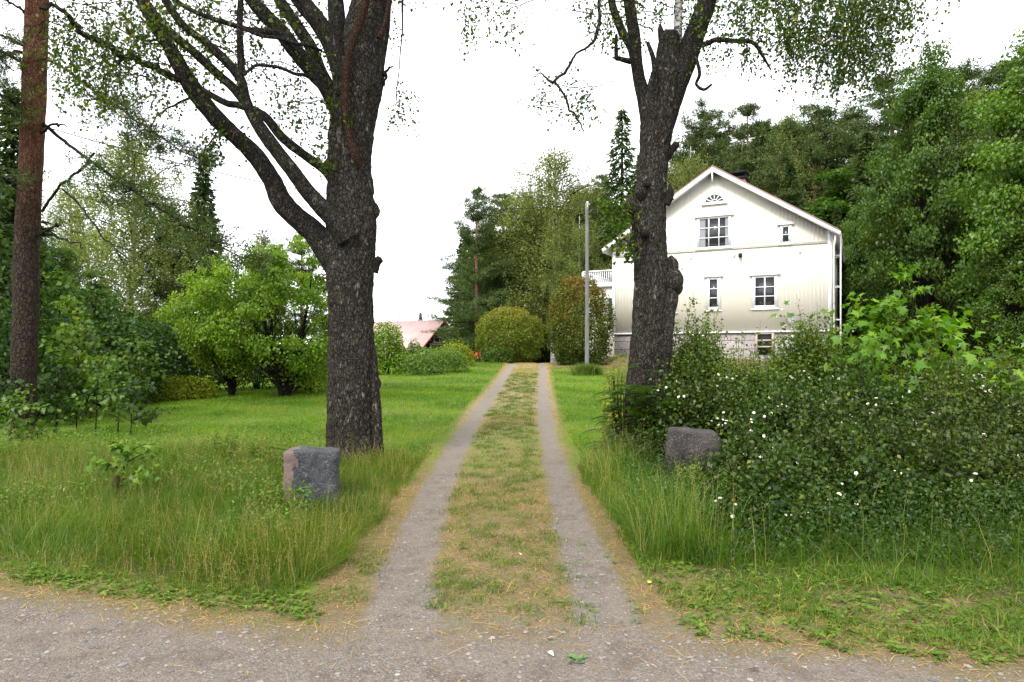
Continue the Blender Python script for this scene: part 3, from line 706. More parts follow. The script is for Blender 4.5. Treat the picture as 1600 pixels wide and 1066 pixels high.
# ================================================================== HOUSE
def house():
    A = radians(-27); ox, oy, oz = 4.87, 32.87, 1.5
    H = empty('house', (ox, oy, oz), A, 'cream wooden house with grey stone base and white windows on the rise', 'house')
    ca, sa = cos(A), sin(A)
    def uz(px, py, v=0.0):
        k = (px-800)/F   # X = k*Y
        # X = ox+u*ca - v*sa ; Y = oy+u*sa+v*ca
        u = (k*(oy+v*ca)-ox+v*sa)/(ca-k*sa); Y = oy+u*sa+v*ca
        return u, CAMZ+(HOR-py)/F*Y-oz
    def c8(cx, cy, v=0.0): return uz(900+cx/2.88, 230+cy/2.88, v)
    W, D = 9.5, 11.0; SL = .64; EZ = 5.30; RZ = EZ+(W/2)*SL
    # foundation
    mb = MB(); mb.box(.04, W-.04, .04, D-.04, -1.2, 1.13); fnd = mb.build('foundation', M['granite_wall'], H)
    # joints of the stone blocks
    mb = MB()
    for z in (.38, .76): mb.box(.04, W-.04, .032, .0398, z-.008, z+.008)
    rg = np.random.default_rng(2)
    for r in range(3):
        x = rg.uniform(.5, 1)
        while x < W-.3: mb.box(x-.006, x+.006, .032, .0398, -.1+.38*r+.01, .27+.38*r); x += rg.uniform(.9, 1.6)
    mb.build('joint', M['stone_r'], fnd)
    # wall
    mb = MB()
    mb.prism([(0, 1.13), (W, 1.13), (W, EZ), (W/2, RZ), (0, EZ)], 0, D)
    # board battens on the gable
    x = .18
    while x < W-.1:
        top = (EZ+min(x, W-x)*SL)-.05
        for z0, z1 in ((1.17, 4.80), (4.92, top)):
            if z1 > z0: mb.box(x-.012, x+.012, -.009, .0, z0, z1)
        x += .155
    wall = mb.build('wall', M['siding'], H)
    mb = MB()
    mb.box(-.03, .12, -.034, -.002, 1.12, EZ+.02); mb.box(-.03, -.002, -.002, .12, 1.12, EZ-.02); mb.build('corner_board', M['white'], H)
    mb = MB(); mb.box(W-.12, W+.03, -.034, -.002, 1.12, EZ+.02); mb.box(W+.002, W+.03, -.002, .12, 1.12, EZ-.02); mb.build('corner_board', M['white'], H)
    mb = MB(); mb.box(.12, W-.12, -.045, -.001, 4.80, 4.90); mb.box(.12, W-.12, -.06, -.0455, 4.87, 4.905)
    mb.build('string_course', M['siding'], H)
    mb = MB(); mb.box(-.04, W+.04, -.05, -.0015, 1.08, 1.15); mb.build('water_board', M['white'], H)
    # roof slabs
    ov = .35; go = .45
    roof = MB()
    for s in (0, 1):
        def q(u, z): return (u, z) if s == 0 else (W-u, z)
        pts = [q(-ov, EZ-ov*SL+.10), q(W/2, RZ+.10), q(W/2, RZ+.19), q(-ov, EZ-ov*SL+.19)]
        if s == 1: pts = pts[::-1]
        roof.prism(pts, -go, D+.4)
    rf = roof.build('roof', M['roof_red'], H)
    # soffit and fascia (bargeboards)
    for s in (0, 1):
        def q(u, z): return (u, z) if s == 0 else (W-u, z)
        mb = MB(); pts = [q(-ov-.02, EZ-ov*SL-.10), q(W/2, RZ-.09), q(W/2, RZ+.097), q(-ov-.02, EZ-ov*SL+.097)]
        if s: pts = pts[::-1]
        mb.prism(pts, -go-.03, -go+.01)
        mb.build('bargeboard', M['white'], H)
        mb = MB(); pts = [q(-ov, EZ-ov*SL+.02), q(W/2, RZ+.02), q(W/2, RZ+.096), q(-ov, EZ-ov*SL+.096)]
        if s: pts = pts[::-1]
        mb.prism(pts, -go+.012, D+.39)
        a_, b_ = sorted((q(-ov, 0)[0], q(-ov+.03, 0)[0]))
        mb.box(a_, b_, -go+.012, D+.39, EZ-ov*SL-.10, EZ-ov*SL+.018)
        mb.build('eaves', M['white'], H)
    mb = MB(); mb.box(W/2-.03, W/2+.03, -go-.05, -go-.031, RZ-.55, RZ-.02); mb.build('ridge_post', M['white'], H)
    # chimney
    mb = MB(); mb.box(W/2-.35, W/2+.35, 6.8, 7.6, RZ-.3, RZ+1.25); ch = mb.build('chimney', M['brick'], rf)
    mb = MB(); mb.box(W/2-.44, W/2+.44, 6.71, 7.69, RZ+1.251, RZ+1.36); mb.box(W/2-.46, W/2+.46, 6.69, 7.71, RZ+1.56, RZ+1.66)
    for a in (-.40, .34): 
        for b in (6.8, 7.52): mb.box(W/2+a, W/2+a+.05, b, b+.05, RZ+1.361, RZ+1.559)
    mb.build('chimney_cap', M['black'], rf)
    # windows
    def window(g, fr, rows, cols, hdr=True, heavy=None, curtain=False, label=None):
        """g: glass rectangle, fr: casing rectangle in u,z ; rows = heights shares"""
        u0, u1, z0, z1 = g; U0, U1, Z0, Z1 = fr
        mb = MB()
        mb.box(U0, u0-.0, -.05, -.011, Z0, Z1); mb.box(u1, U1, -.05, -.011, Z0, Z1)
        mb.box(u0, u1, -.0495, -.011, z1, Z1); mb.box(u0, u1, -.0495, -.011, Z0, z0)
        if hdr:
            mb.box(U0-.12, U1+.12, -.11, -.012, Z1+.001, Z1+.06); mb.box(U0-.05, U1+.05, -.07, -.012, Z1+.061, Z1+.13)
            mb.box(U0-.06, U1+.06, -.09, -.012, Z0-.05, Z0-.001)
        t = .035
        n = sum(rows); z = z0
        mb2 = MB()
        for r in rows[:-1]:
            z += (z1-z0)*r/n; mb2.box(u0, u1, -.043, -.018, z-t/2, z+t/2)
        for i in range(1, cols):
            x = u0+(u1-u0)*i/cols; mb2.box(x-t*.7, x+t*.7, -.046, -.016, z0, z1)
        mb2.box(u0, u0+.03, -.044, -.017, z0, z1); mb2.box(u1-.03, u1, -.044, -.017, z0, z1)
        fr_ = mb.build('window', M['white'], H)
        if label: fr_['label'] = label
        mb2.build('glazing_bar', M['white'], fr_)
        mb = MB(); mb.box(u0, u1, -.014, -.0115, z0, z1); mb.build('pane', M['glass'], fr_)
        if curtain:
            for a, b in ((u0+.02, u0+(u1-u0)*.22), (u1-(u1-u0)*.13, u1-.02)):
                mb = MB(); k = np.linspace(a, b, 14); V = []
                for x in k: V += [(x, -.0155+.001*sin(x*60), z0+.02), (x, -.0155+.001*sin(x*60), z1-.02)]
                mb.add(V, None, [(2*i, 2*i+2, 2*i+3, 2*i+1) for i in range(13)])
                mb.build('curtain', M['curtain'], fr_)
    def rect(x0, y0, x1, y1):
        a = c8(x0, (y0+y1)/2); b = c8(x1, (y0+y1)/2)
        m_ = (x0+x1)/2
        return (a[0], b[0], c8(m_, y1)[1], c8(m_, y0)[1])
    window(rect(553, 322, 690, 448), rect(545, 314, 698, 456), (1.1, 1.2, 1.1), 3, curtain=True, label='wide upper window with nine panes and pale curtains')
    window(rect(928, 361, 960, 427), rect(918, 351, 970, 436), (1, 1), 1, label='tiny upper right window')
    window(rect(599, 597, 639, 720), rect(588, 586, 651, 735), (1, 1, 1), 1, label='narrow three pane ground floor window')
    window(rect(804, 588, 896, 713), rect(794, 578, 908, 727), (1, 1, 1), 2, label='six pane ground floor window at the right')
    window(rect(400, 597, 441, 730), rect(388, 586, 452, 745), (1, 1, 1), 1, label='ground floor window half hidden by the tree')
    # fan light
    cu, cz = c8(623, 250); ru = c8(664, 250)[0]-cu; rz = c8(623, 216)[1]-cz
    fan = MB(); k = 24; V = []; 
    for i in range(k+1):
        a = pi*i/k
        V += [(cu+cos(a)*ru, -.05, cz+sin(a)*rz), (cu+cos(a)*(ru+.10), -.05, cz+sin(a)*(rz+.10)), (cu+cos(a)*(ru+.10), -.01, cz+sin(a)*(rz+.10)), (cu+cos(a)*ru, -.01, cz+sin(a)*rz)]
    Q = []
    for i in range(k):
        a, b = 4*i, 4*i+4
        Q += [(a, a+1, b+1, b), (a+1, a+2, b+2, b+1), (a+3, a, b, b+3)]
    fan.add(V, None, Q); fan.box(cu-ru-.18, cu+ru+.18, -.09, -.011, cz-.10, cz-.02); fan.box(cu-ru-.02, cu+ru+.02, -.045, -.0112, cz-.019, cz+.04)
    fo = fan.build('window', M['white'], H); fo['label'] = 'half round fan window under the ridge'
    g = MB(); V = [(cu, -.014, cz)]+[(cu+cos(pi*i/k)*ru, -.014, cz+sin(pi*i/k)*rz) for i in range(k+1)]
    g.add(V, [(0, i+1, i+2) for i in range(k)]); g.build('pane', M['glass'], fo)
    b = MB()
    for i in range(1, 6):
        a = pi*i/6; tube(b, [(cu+cos(a)*.12, -.03, cz+sin(a)*.1), (cu+cos(a)*ru, -.03, cz+sin(a)*rz)], .022, 4, 2, smooth_path=False)
    for i in range(8):
        a0, a1 = pi*i/8, pi*(i+1)/8
        tube(b, [(cu+cos(a0)*ru*.38, -.031, cz+sin(a0)*rz*.38), (cu+cos(a1)*ru*.38, -.031, cz+sin(a1)*rz*.38)], .022, 4, 2, smooth_path=False)
    b.build('glazing_bar', M['white'], fo)
    # lamp, vents
    u, z = c8(741, 488); mb = MB(); mb.box(u-.07, u+.07, -.2, -.0095, z-.08, z+.08); mb.box(u-.04, u+.04, -.24, -.2, z-.12, z+.02); mb.build('wall_lamp', M['black'], H)
    for cx, cy in ((518, 500), (712, 490), (1010, 472), (476, 545)):
        u, z = c8(cx, cy); mb = MB(); tube(mb, [(u, -.0095, z), (u, -.06, z)], .05, 10, 2, smooth_path=False); mb.box(u-.08, u+.08, -.05, -.0097, z+.05, z+.07); mb.build('vent', M['white'], H)
    # basement window
    g = rect(806, 836, 892, 935)
    mb = MB(); t = .1
    mb.box(g[0], g[0]+t, -.03, .039, g[2], g[3]); mb.box(g[1]-t, g[1], -.03, .039, g[2], g[3]); mb.box(g[0]+t, g[1]-t, -.028, .039, g[3]-.06, g[3]); 
    for k_ in (.33, .62): zz = g[2]+(g[3]-g[2])*k_; mb.box(g[0]+t, g[1]-t, -.025, .039, zz, zz+.07)
    bw = mb.build('window', M['planks'], H); bw['label'] = 'wooden basement opening in the stone base'
    mb = MB(); mb.box(g[0]+t, g[1]-t, .02, .0385, g[2], g[3]-.061); mb.build('pane', M['interior'], bw)
    # satellite dish
    u, z = c8(975, 770); mb = MB(); V = [(u, -.42, z)]; T = []; k = 20
    for r_, d_ in ((.5, .015), (1, .06)):
        for i in range(k): a = 2*pi*i/k; V.append((u+.17*r_*cos(a), -.42-d_, z+.2*r_*sin(a)))
    T = [(0, 1+i, 1+(i+1) % k) for i in range(k)]
    Q = [(1+i, 1+k+i, 1+k+(i+1) % k, 1+(i+1) % k) for i in range(k)]
    mb.add(V, T, Q); sdish = mb.build('satellite_dish', M['grey_metal'], H)
    mb = MB(); tube(mb, [(u, -.001, z-.1), (u, -.3, z-.1), (u, -.41, z)], .02, 6, 4, smooth_path=False); tube(mb, [(u, -.43, z-.18), (u, -.62, z-.03)], .012, 6, 2, smooth_path=False)
    mb.build('bracket', M['grey_metal'], sdish)
    # downpipe and ladder frame at the right corner
    mb = MB(); tube(mb, [(W+.20, -.35, EZ-.25), (W+.12, -.02, EZ-.65), (W+.12, -.02, .3)], .045, 8, 3, smooth_path=False); mb.build('downpipe', M['white'], H)
    mb = MB()
    for dv in (.35, .9): tube(mb, [(W+.36, dv, -.3), (W+.36, dv, EZ-.05)], .03, 6, 2, smooth_path=False)
    z = .2
    while z < EZ-.1: tube(mb, [(W+.36, .35, z), (W+.36, .9, z)], .016, 6, 2, smooth_path=False); z += .35
    for z in (1.6, 3.0, 4.3): 
        for dv in (.35, .9): tube(mb, [(W+.0, dv, z), (W+.36, dv, z)], .018, 6, 2, smooth_path=False)
    mb.build('ladder', M['white'], H)
    mb = MB()
    for s in (-.36, W+.36-.02):
        tube(mb, [(s, -go, EZ-ov*SL+.07), (s, D+.4, EZ-ov*SL+.07)], .06, 8, 2, smooth_path=False)
    mb.build('gutter', M['white'], H)
    # annex with balcony
    u0 = uz(911, 432, 3.0)[0]; zt = uz(930, 445, 3.0)[1]; zr = uz(930, 424, 3.0)[1]
    mb = MB(); mb.box(u0+.15, -.002, 3.1, 7.5, -.8, zt-.15); an = mb.build('annex', M['siding'], H)
    mb = MB(); mb.box(u0, -.003, 2.95, 7.7, zt-.149, zt+.02); mb.build('balcony_floor', M['white'], an)
    mb = MB()
    for (a, b_, c_, d_) in ((u0+.02, 2.98, -.04, 2.98), (u0+.02, 2.98, u0+.02, 7.6)):
        L = math.hypot(c_-a, d_-b_); n = int(L/.12)
        for i in range(n+1):
            x = a+(c_-a)*i/n; y = b_+(d_-b_)*i/n; mb.box(x-.022, x+.022, y-.012, y+.012, zt+.08, zr-.041)
        x0, x1 = sorted((a, c_)); y0, y1 = sorted((b_, d_))
        mb.box(x0-.05, x1+.03, y0-.04, y1+.04, zr-.04, zr+.03); mb.box(x0-.02, x1, y0-.018, y1+.018, zt+.04, zt+.079)
    mb.box(u0-.04, u0+.06, 2.93, 3.03, zt+.021, zr-.0405)
    mb.build('railing', M['white'], an)
    z0 = uz(955, 500, 3.1)[1]; z1 = uz(955, 466, 3.1)[1]; a = uz(951, 480, 3.1)[0]; b_ = uz(957.5, 480, 3.1)[0]-.02
    mb = MB(); mb.box(a-.08, b_+.08, 3.04, 3.098, z0-.08, z1+.08); an2 = mb.build('window', M['white'], an)
    mb = MB(); mb.box(a, b_, 3.03, 3.039, z0, (z0+z1)/2-.02); mb.box(a, b_, 3.03, 3.039, (z0+z1)/2+.02, z1); mb.build('pane', M['glass'], an)
house()

# ================================================================== BARN
def barn():
    rz = radians(59.3); ex, ey = -7.75, 57.0
    B = empty('barn', (ex, ey, -.4), rz, 'barn with faded pink sheet roof and dark red gable beyond the lawn', 'barn')
    W, D = 7.0, 11.5; EZ = 2.3; RZ = 5.0; g0 = 0
    # local x along gable (away), y along ridge (to the left)
    mb = MB(); mb.prism([(0, 0), (W, 0), (W, EZ), (W/2, RZ), (0, EZ)], .5, D-.5); wall = mb.build('wall', M['dark_red'], B)
    mb = MB(); mb.box(-.12, .35, .4, .9, -.3, 1.2); mb.build('stone_pier', M['granite_wall'], B)
    mb = MB()
    SL = (RZ-EZ)/(W/2)
    for s in (0, 1):
        q = (lambda u, z: (u, z)) if s == 0 else (lambda u, z: (W-u, z))
        pts = [q(-.45, EZ-.45*SL+.03), q(W/2, RZ+.03), q(W/2, RZ+.12), q(-.45, EZ-.45*SL+.12)]
        if s: pts = pts[::-1]
        mb.prism(pts, -.1, D)
    for i in range(28):   # standing ribs of the sheet
        y = -.05+i*.4
        mb.prism([(-.45, EZ-.45*SL+.121), (W/2, RZ+.121), (W/2, RZ+.15), (-.45, EZ-.45*SL+.15)], y, y+.04)
    mb.build('roof', M['roof_pink'], B)
    for s in (0, 1):
        q = (lambda u, z: (u, z)) if s == 0 else (lambda u, z: (W-u, z))
        mb = MB(); pts = [q(-.47, EZ-.45*SL-.16), q(W/2, RZ-.15), q(W/2, RZ+.028), q(-.47, EZ-.45*SL+.028)]
        if s: pts = pts[::-1]
        mb.prism(pts, -.13, -.09); mb.build('bargeboard', M['dark_red'], B)
    mb = MB(); mb.box(-.5, -.46, -.05, D, EZ-.45*SL-.1, EZ-.45*SL+.1); mb.build('fascia', M['white'], B)
    # gable openings
    def op(name, a, b, z0, z1, mat, bars):
        mb = MB(); t = .09
        mb.box(a-t, a, .42, .498, z0, z1+t); mb.box(b, b+t, .42, .498, z0, z1+t); mb.box(a, b, .421, .498, z1, z1+t)
        if bars:
            mb.box(a-t, b+t, .422, .498, z0-t, z0-.001)
            mb.box((a+b)/2-.03, (a+b)/2+.03, .43, .497, z0, z1); mb.box(a, b, .435, .497, (z0+z1)/2-.025, (z0+z1)/2+.025)
        f = mb.build(name, M['white'], B); mb = MB(); mb.box(a, b, .46, .495, z0, z1); mb.build('pane' if bars else 'door_leaf', mat, f)
    op('window', 2.7, 4.2, 3.15, 3.95, M['glass'], True)
    op('door', 2.2, 4.6, .9, 2.9, M['interior'], False)
barn()

# ================================================================== POLE, WIRE
def pole():
    y = 25.5; b = P(917, 560, y); z0 = float(ground(b[0], y)); top = P(917, 317, y)[2]
    o = empty('utility_pole', (b[0], y, z0), 0, 'grey weathered wooden utility pole standing before the bronze shrub', 'pole')
    mb = MB(); tube(mb, [(0, 0, -.3), (.01, 0, 2.5), (0, 0, top-z0)], [.085, .075, .06], 14, 20, .004, 8); mb.build('post', M['pole'], o)
    mb = MB(); tube(mb, [(0, -.08, top-z0-.25), (0, -.2, top-z0-.2), (0, -.2, top-z0-.1)], .015, 6, 6); tube(mb, [(0, -.2, top-z0-.12), (0, -.2, top-z0)], [.04, .03], 8, 3); mb.build('insulator', M['white'], o)
    mb = MB(); a = np.array([b[0], y-.2, top-.05]); c = P(60, 195, 14); pts = []
    for i in range(30):
        t = i/29; p = a*(1-t)+c*t; p[2] -= 4*.8*t*(1-t); pts.append(p)
    tube(mb, pts, .011, 5, 60); w_ = mb.build('overhead_wire', M['black']); tag(w_, 'thin overhead wire running from the pole across to the left', 'wire')
pole()

# ================================================================== GATE STONES
def gate_stone(name, cx, Y, w_, d_, h_, mat, label, seed, rot, prof):
    """block carved from a subdivided box: rings of a rounded square with chips"""
    rg = np.random.default_rng(seed); mb = MB(); nr, ns = 34, 72
    z0 = float(ground(cx, Y))-.15; H_ = h_+.15; V = []
    a = np.arange(ns)*2*pi/ns
    for i in range(nr):
        t = i/(nr-1)
        sq = 1/np.maximum(np.abs(np.cos(a)), np.abs(np.sin(a)))
        rr = np.minimum(sq, 1.36)
        x = np.cos(a)*rr*w_/2; y = np.sin(a)*rr*d_/2
        k, lean, tl = prof(t)
        z = np.full(ns, t*H_)+tl*x*(t**3)
        V.append(np.stack([x*k+lean, y*k, z], -1))
    top = V[-1]
    for s in (.96, .8, .55, .28): V.append(np.stack([(top[:, 0]-top[:, 0].mean())*s+top[:, 0].mean(), top[:, 1]*s, top[:, 2]+.012*(1-s)], -1))
    V = np.concatenate(V)
    f = fbm(V, 6, seed, 4); f2 = fbm(V, 2.2, seed+3, 2)
    out = V.copy(); out[:, 2] *= .25; out = norm(out-np.array([0, 0, .05]))
    f3 = np.round(fbm(V*np.array([1, 1, .7]), 3.3, seed+21, 2)*5)/5
    V = V+out*(.030*f+.035*f2+.045*f3)[:, None]+.010*fbm(V, 26, seed+4, 3)[:, None]*out
    V[:, 2] += .02*fbm(V, 4, seed+9, 2)*(V[:, 2] > .5*H_)
    n = nr+4; i = np.arange(n-1)[:, None]*ns; j = np.arange(ns)[None]; j2 = (j+1) % ns
    Q = np.stack([i+j, i+j2, i+ns+j2, i+ns+j], -1).reshape(-1, 4)
    V = np.vstack([V, V[-ns:].mean(0)]); T = [((n-1)*ns+q, (n-1)*ns+(q+1) % ns, n*ns) for q in range(ns)]
    mb.add(V, T, Q)
    o = mb.build(name, mat); o.location = (cx, Y, z0); o.rotation_euler = (0, 0, rot); tag(o, label, 'stone')
gate_stone('gate_stone', -2.06, 7.1, .54, .44, .55, M['stone_l'], 'squared dark grey stone with a pink left edge in tall grass', 4, .12, lambda t: (.93+.07*t if t < .9 else 1-.25*(t-.9), -.01*t, -.04))
gate_stone('gate_stone', 2.06, 7.8, .58, .46, .64, M['stone_r'], 'brown grey stone with worn sloping top under the right birch', 9, -.25, lambda t: (1.02-.03*t if t < .8 else .995-.9*(t-.8)**1.2, .0, -.06))

# ================================================================== NEAR BIRCHES
def px_path(pts):
    """(px, py, Y, radius in photo px)"""
    p = [P(a, b, y) for a, b, y, r in pts]; rad = [r*y/F for a, b, y, r in pts]
    return np.array(p), np.array(rad)

def hanging(mbL, mbT, boxes, rg, size=.05, rnd=None):
    """pendulous birch twigs: each box = (px0, px1, py0, py1, y0, y1, count, len0, len1)"""
    for (a, b, c, d, y0, y1, n, l0, l1) in boxes:
        for i in range(n):
            Y = rg.uniform(y0, y1); p = P(rg.uniform(a, b), rg.uniform(c, d), Y); L = rg.uniform(l0, l1)
            k = max(4, int(L/.035)); dx = rg.normal(0, .12, 2)
            t = np.linspace(0, 1, k)
            q = p+np.stack([dx[0]*np.sqrt(t)*L*2, dx[1]*np.sqrt(t)*L*2, -t*L], -1)+np.cumsum(rg.normal(0, .006, (k, 3)), 0)
            st = max(1, k//6)
            tube(mbT, q[::st] if k > 6 else q, np.linspace(.0028, .0012, len(q[::st] if k > 6 else q)), 3, None, smooth_path=False, cap=False)
            C = q+rg.normal(0, .022, (k, 3)); keep = rg.random(k) < .85
            leaves(mbL, C[keep], size, .85, None, .55, .1, rg, 'birch')

def side_twigs(T, off, rg, boxes):
    mb = MB()
    for (a, b, c, d, y0, y1, n) in boxes:
        for i in range(n):
            Y = rg.uniform(y0, y1); p = P(rg.uniform(a, b), rg.uniform(c, d), Y)-off; L = rg.uniform(.3, .9); s = rg.choice([-1, 1])
            q = [p, p+np.array([s*L*.35, rg.normal(0, .1), L*.10]), p+np.array([s*L*.7, rg.normal(0, .15), -.02]), p+np.array([s*L, rg.normal(0, .2), -L*.35])]
            q = tube(mb, q, [.008, .006, .004, .0015], 5, 16, wob=.08, seed=i)
            for j in (5, 9, 12): tube(mb, [q[j], q[j]+np.array([s*.08, rg.normal(0, .06), -.1]), q[j]+np.array([s*.12, rg.normal(0, .08), -.28])], [.004, .003, .0012], 4, 6)
    mb.build('fine_twigs', M['bark_dark'], T)['kind'] = 'stuff'
def clump_crown(mb, cl, per, r, size, rg, tmpl='leaf', droop=.4, flat=.3):
    for c in cl:
        m_ = int(per*rg.uniform(.6, 1.4)); d = rdir(m_, rg)*(rg.random(m_)**.45)[:, None]*r*rg.uniform(.7, 1.3)*np.array([1, 1, .8])
        leaves(mb, c+d, size, .75, norm(d), droop, flat, rg, tmpl)

SLIM = .97
def left_birch():
    rg = np.random.default_rng(21); Y = 9.3
    b = P(552, 722, Y); z0 = float(ground(b[0], Y)); T = empty('birch_tree', (b[0], Y, z0), 0, 'big old birch with many dark limbs forking left of the driveway', 'tree')
    off = np.array([b[0], Y, z0])
    def part(name, pts, mat, seg=20, n=None, rough=.012, rs=9, wob=0, parent=T, seed=0):
        p, r = px_path(pts); mb = MB(); r = r*(.88 if name == 'limb' else .72 if name == 'dead_limb' else SLIM); tube(mb, p-off, r, seg, n, rough, rs, seed=seed, wob=wob); return mb.build(name, mat, parent, smooth=True)
    tr = part('trunk', [(553, 760, Y, 52), (552, 725, Y, 45), (550, 690, Y, 39.5), (549, 640, Y, 37.5), (549, 560, Y, 36.5), (548, 470, Y, 36), (547, 420, Y, 37), (548, 385, Y, 39), (549, 350, Y, 40), (549, 310, Y, 37.5),
                    (546, 265, Y, 34.5), (548, 215, Y, 34.5), (554, 170, Y, 36), (560, 135, Y, 38), (566, 95, Y, 36), (572, 40, Y, 32), (582, -30, Y, 27), (590, -200, Y, 22), (585, -420, Y-.2, 15), (570, -700, Y, 8)], M['bark_old'], 150, 620, .026, 22, seed=2)
    # second ridge of the trunk behind the cleft (right)
    part('trunk_rib', [(596, 750, Y-.02, 14), (588, 695, Y-.05, 11), (585, 630, Y-.05, 9.5), (581, 560, Y-.03, 8), (574, 500, Y+.1, 5)], M['bark_old'], 30, 90, .015, 12, seed=5, parent=tr)
    for (x, y, r, dy) in ((584, 330, 9, 0), (512, 262, 8, -.1), (580, 410, 8, 0), (520, 470, 8, -.2), (586, 600, 9, 0), (504, 372, 12, 0)):
        mb = MB(); c = P(x, y, Y+dy)-off; rr = r*Y/F
        tube(mb, [c+np.array([0, 0, -rr*1.6]), c+np.array([0, 0, -rr*.8]), c, c+np.array([0, 0, rr*.8]), c+np.array([0, 0, rr*1.6])], [rr*.2, rr*.9, rr*1.15, rr*.85, rr*.2], 16, 20, .018, 14, seed=int(x))
        mb.build('burl', M['bark_old'], tr, smooth=True)
    st = part('branch_stub', [(582, 425, Y, 10), (587, 412, Y, 8), (594, 404, Y-.02, 6.5)], M['wood_cut'], 16, 12, .008, 20, seed=8)
    L = 'limb'; B = M['bark_limb']
    A = part(L, [(540, 425, Y, 30), (515, 392, Y, 27), (490, 362, Y-.05, 21), (462, 338, Y-.1, 19), (440, 315, Y-.15, 19), (424, 280, Y-.2, 16), (400, 246, Y-.3, 15.5), (370, 215, Y-.4, 15), (338, 185, Y-.5, 15), (308, 148, Y-.6, 15), (285, 112, Y-.7, 14), (262, 70, Y-.8, 12.5), (240, 35, Y-.9, 11), (215, -15, Y-1, 10), (180, -120, Y-1.1, 8), (150, -260, Y-1.2, 4)], B, 34, 220, .014, 11, seed=11)
    for (x, y, r) in ((433, 316, 10), (466, 352, 9)):
        mb = MB(); c = P(x, y, Y-.12)-off; rr = r*Y/F; tube(mb, [c+np.array([0, 0, -rr]), c, c+np.array([0, 0, rr])], [rr*.3, rr*1.1, rr*.3], 12, 12, .012, 14); mb.build('burl', B, A, smooth=True)
    part(L, [(545, 375, Y-.25, 22), (527, 348, Y-.3, 18), (505, 326, Y-.35, 15), (486, 306, Y-.4, 14), (470, 286, Y-.45, 13.5), (456, 266, Y-.5, 13), (438, 243, Y-.55, 12.5), (422, 222, Y-.6, 12), (402, 193, Y-.65, 11), (385, 160, Y-.7, 10), (376, 125, Y-.75, 9), (355, 98, Y-.8, 8.5), (323, 68, Y-.9, 8), (285, 38, Y-1, 7.5), (255, -5, Y-1.1, 7), (200, -100, Y-1.3, 4)], B, 26, 200, .010, 12, seed=12)
    part(L, [(384, 160, Y-.7, 9), (362, 135, Y-.65, 8.5), (338, 114, Y-.6, 8), (300, 79, Y-.5, 8), (270, 54, Y-.4, 8), (240, 20, Y-.3, 7.5), (210, -25, Y-.2, 7), (170, -120, Y, 4)], B, 20, 110, .009, 12, seed=13)
    part(L, [(378, 118, Y-.75, 7), (375, 68, Y-.8, 6), (375, 22, Y-.8, 5.5), (377, -20, Y-.8, 5), (380, -150, Y-.8, 3)], B, 14, 60, .006, 14, seed=14)
    part(L, [(535, 300, Y+.25, 16), (515, 272, Y+.3, 11), (498, 258, Y+.3, 8.5), (475, 242, Y+.35, 8), (441, 215, Y+.4, 8), (411, 180, Y+.5, 7.5), (375, 165, Y+.55, 6), (353, 161, Y+.6, 5.5), (319, 142, Y+.7, 5), (290, 125, Y+.8, 4.5), (250, 113, Y+.9, 3)], B, 16, 110, .007, 14, seed=15)
    part(L, [(540, 185, Y+.1, 22), (512, 138, Y, 16), (495, 118, Y, 15), (475, 96, Y, 14.5), (458, 75, Y, 14), (441, 52, Y, 13.5), (420, 30, Y, 13), (398, 5, Y, 12), (350, -60, Y, 10), (300, -180, Y, 6)], B, 24, 110, .011, 12, seed=16)
    part(L, [(520, 150, Y+.35, 14), (501, 112, Y+.4, 11), (486, 75, Y+.45, 11), (467, 45, Y+.5, 10.5), (437, 0, Y+.6, 10), (400, -70, Y+.7, 8), (370, -160, Y+.8, 5)], B, 20, 80, .010, 12, seed=17)
    part(L, [(545, 150, Y-.15, 22), (524, 85, Y-.2, 17), (501, 40, Y-.25, 16), (467, -5, Y-.3, 15), (430, -70, Y-.4, 12), (390, -200, Y-.5, 7)], B, 24, 90, .011, 12, seed=18)
    part(L, [(545, 130, Y+.1, 22), (531, 70, Y+.1, 16), (526, 20, Y+.1, 15), (520, -60, Y+.1, 12), (505, -250, Y, 7)], B, 22, 90, .011, 12, seed=19)
    part(L, [(580, 120, Y+.15, 20), (597, 50, Y+.15, 13), (603, 0, Y+.15, 11), (620, -90, Y+.2, 9), (660, -260, Y+.2, 5)], B, 20, 90, .010, 12, seed=20)
    part(L, [(480, 100, Y-.3, 5), (440, 55, Y-.5, 7), (395, 48, Y-.6, 5), (360, 38, Y-.65, 4.5), (323, 26, Y-.7, 4), (285, 8, Y-.8, 4), (240, -30, Y-.9, 3)], B, 12, 60, .005, 14, seed=22)
    part(L, [(290, 126, Y-.7, 7), (262, 117, Y-.8, 6), (240, 108, Y-.9, 6), (210, 94, Y-1, 6), (165, 67, Y-1.2, 5.5), (128, 42, Y-1.4, 5), (95, 20, Y-1.5, 4), (60, 2, Y-1.7, 3)], B, 14, 80, .006, 14, seed=23, wob=.1)
    part('dead_limb', [(561, 262, Y-.30, 5), (556, 247, Y-.36, 7.5), (546, 215, Y-.40, 6), (540, 180, Y-.41, 5.5), (539, 145, Y-.42, 7), (542, 98, Y-.42, 7.5), (552, 62, Y-.42, 9), (566, 25, Y-.42, 9), (575, -20, Y-.42, 9), (585, -90, Y-.4, 6)], M['bark_dead'], 16, 110, .008, 13, seed=24)
    part('dead_limb', [(592, 60, Y-.3, 6), (600, 40, Y-.3, 4), (608, 0, Y-.3, 5), (612, -40, Y-.3, 4)], M['bark_dead'], 12, 40, .006, 13, seed=25)
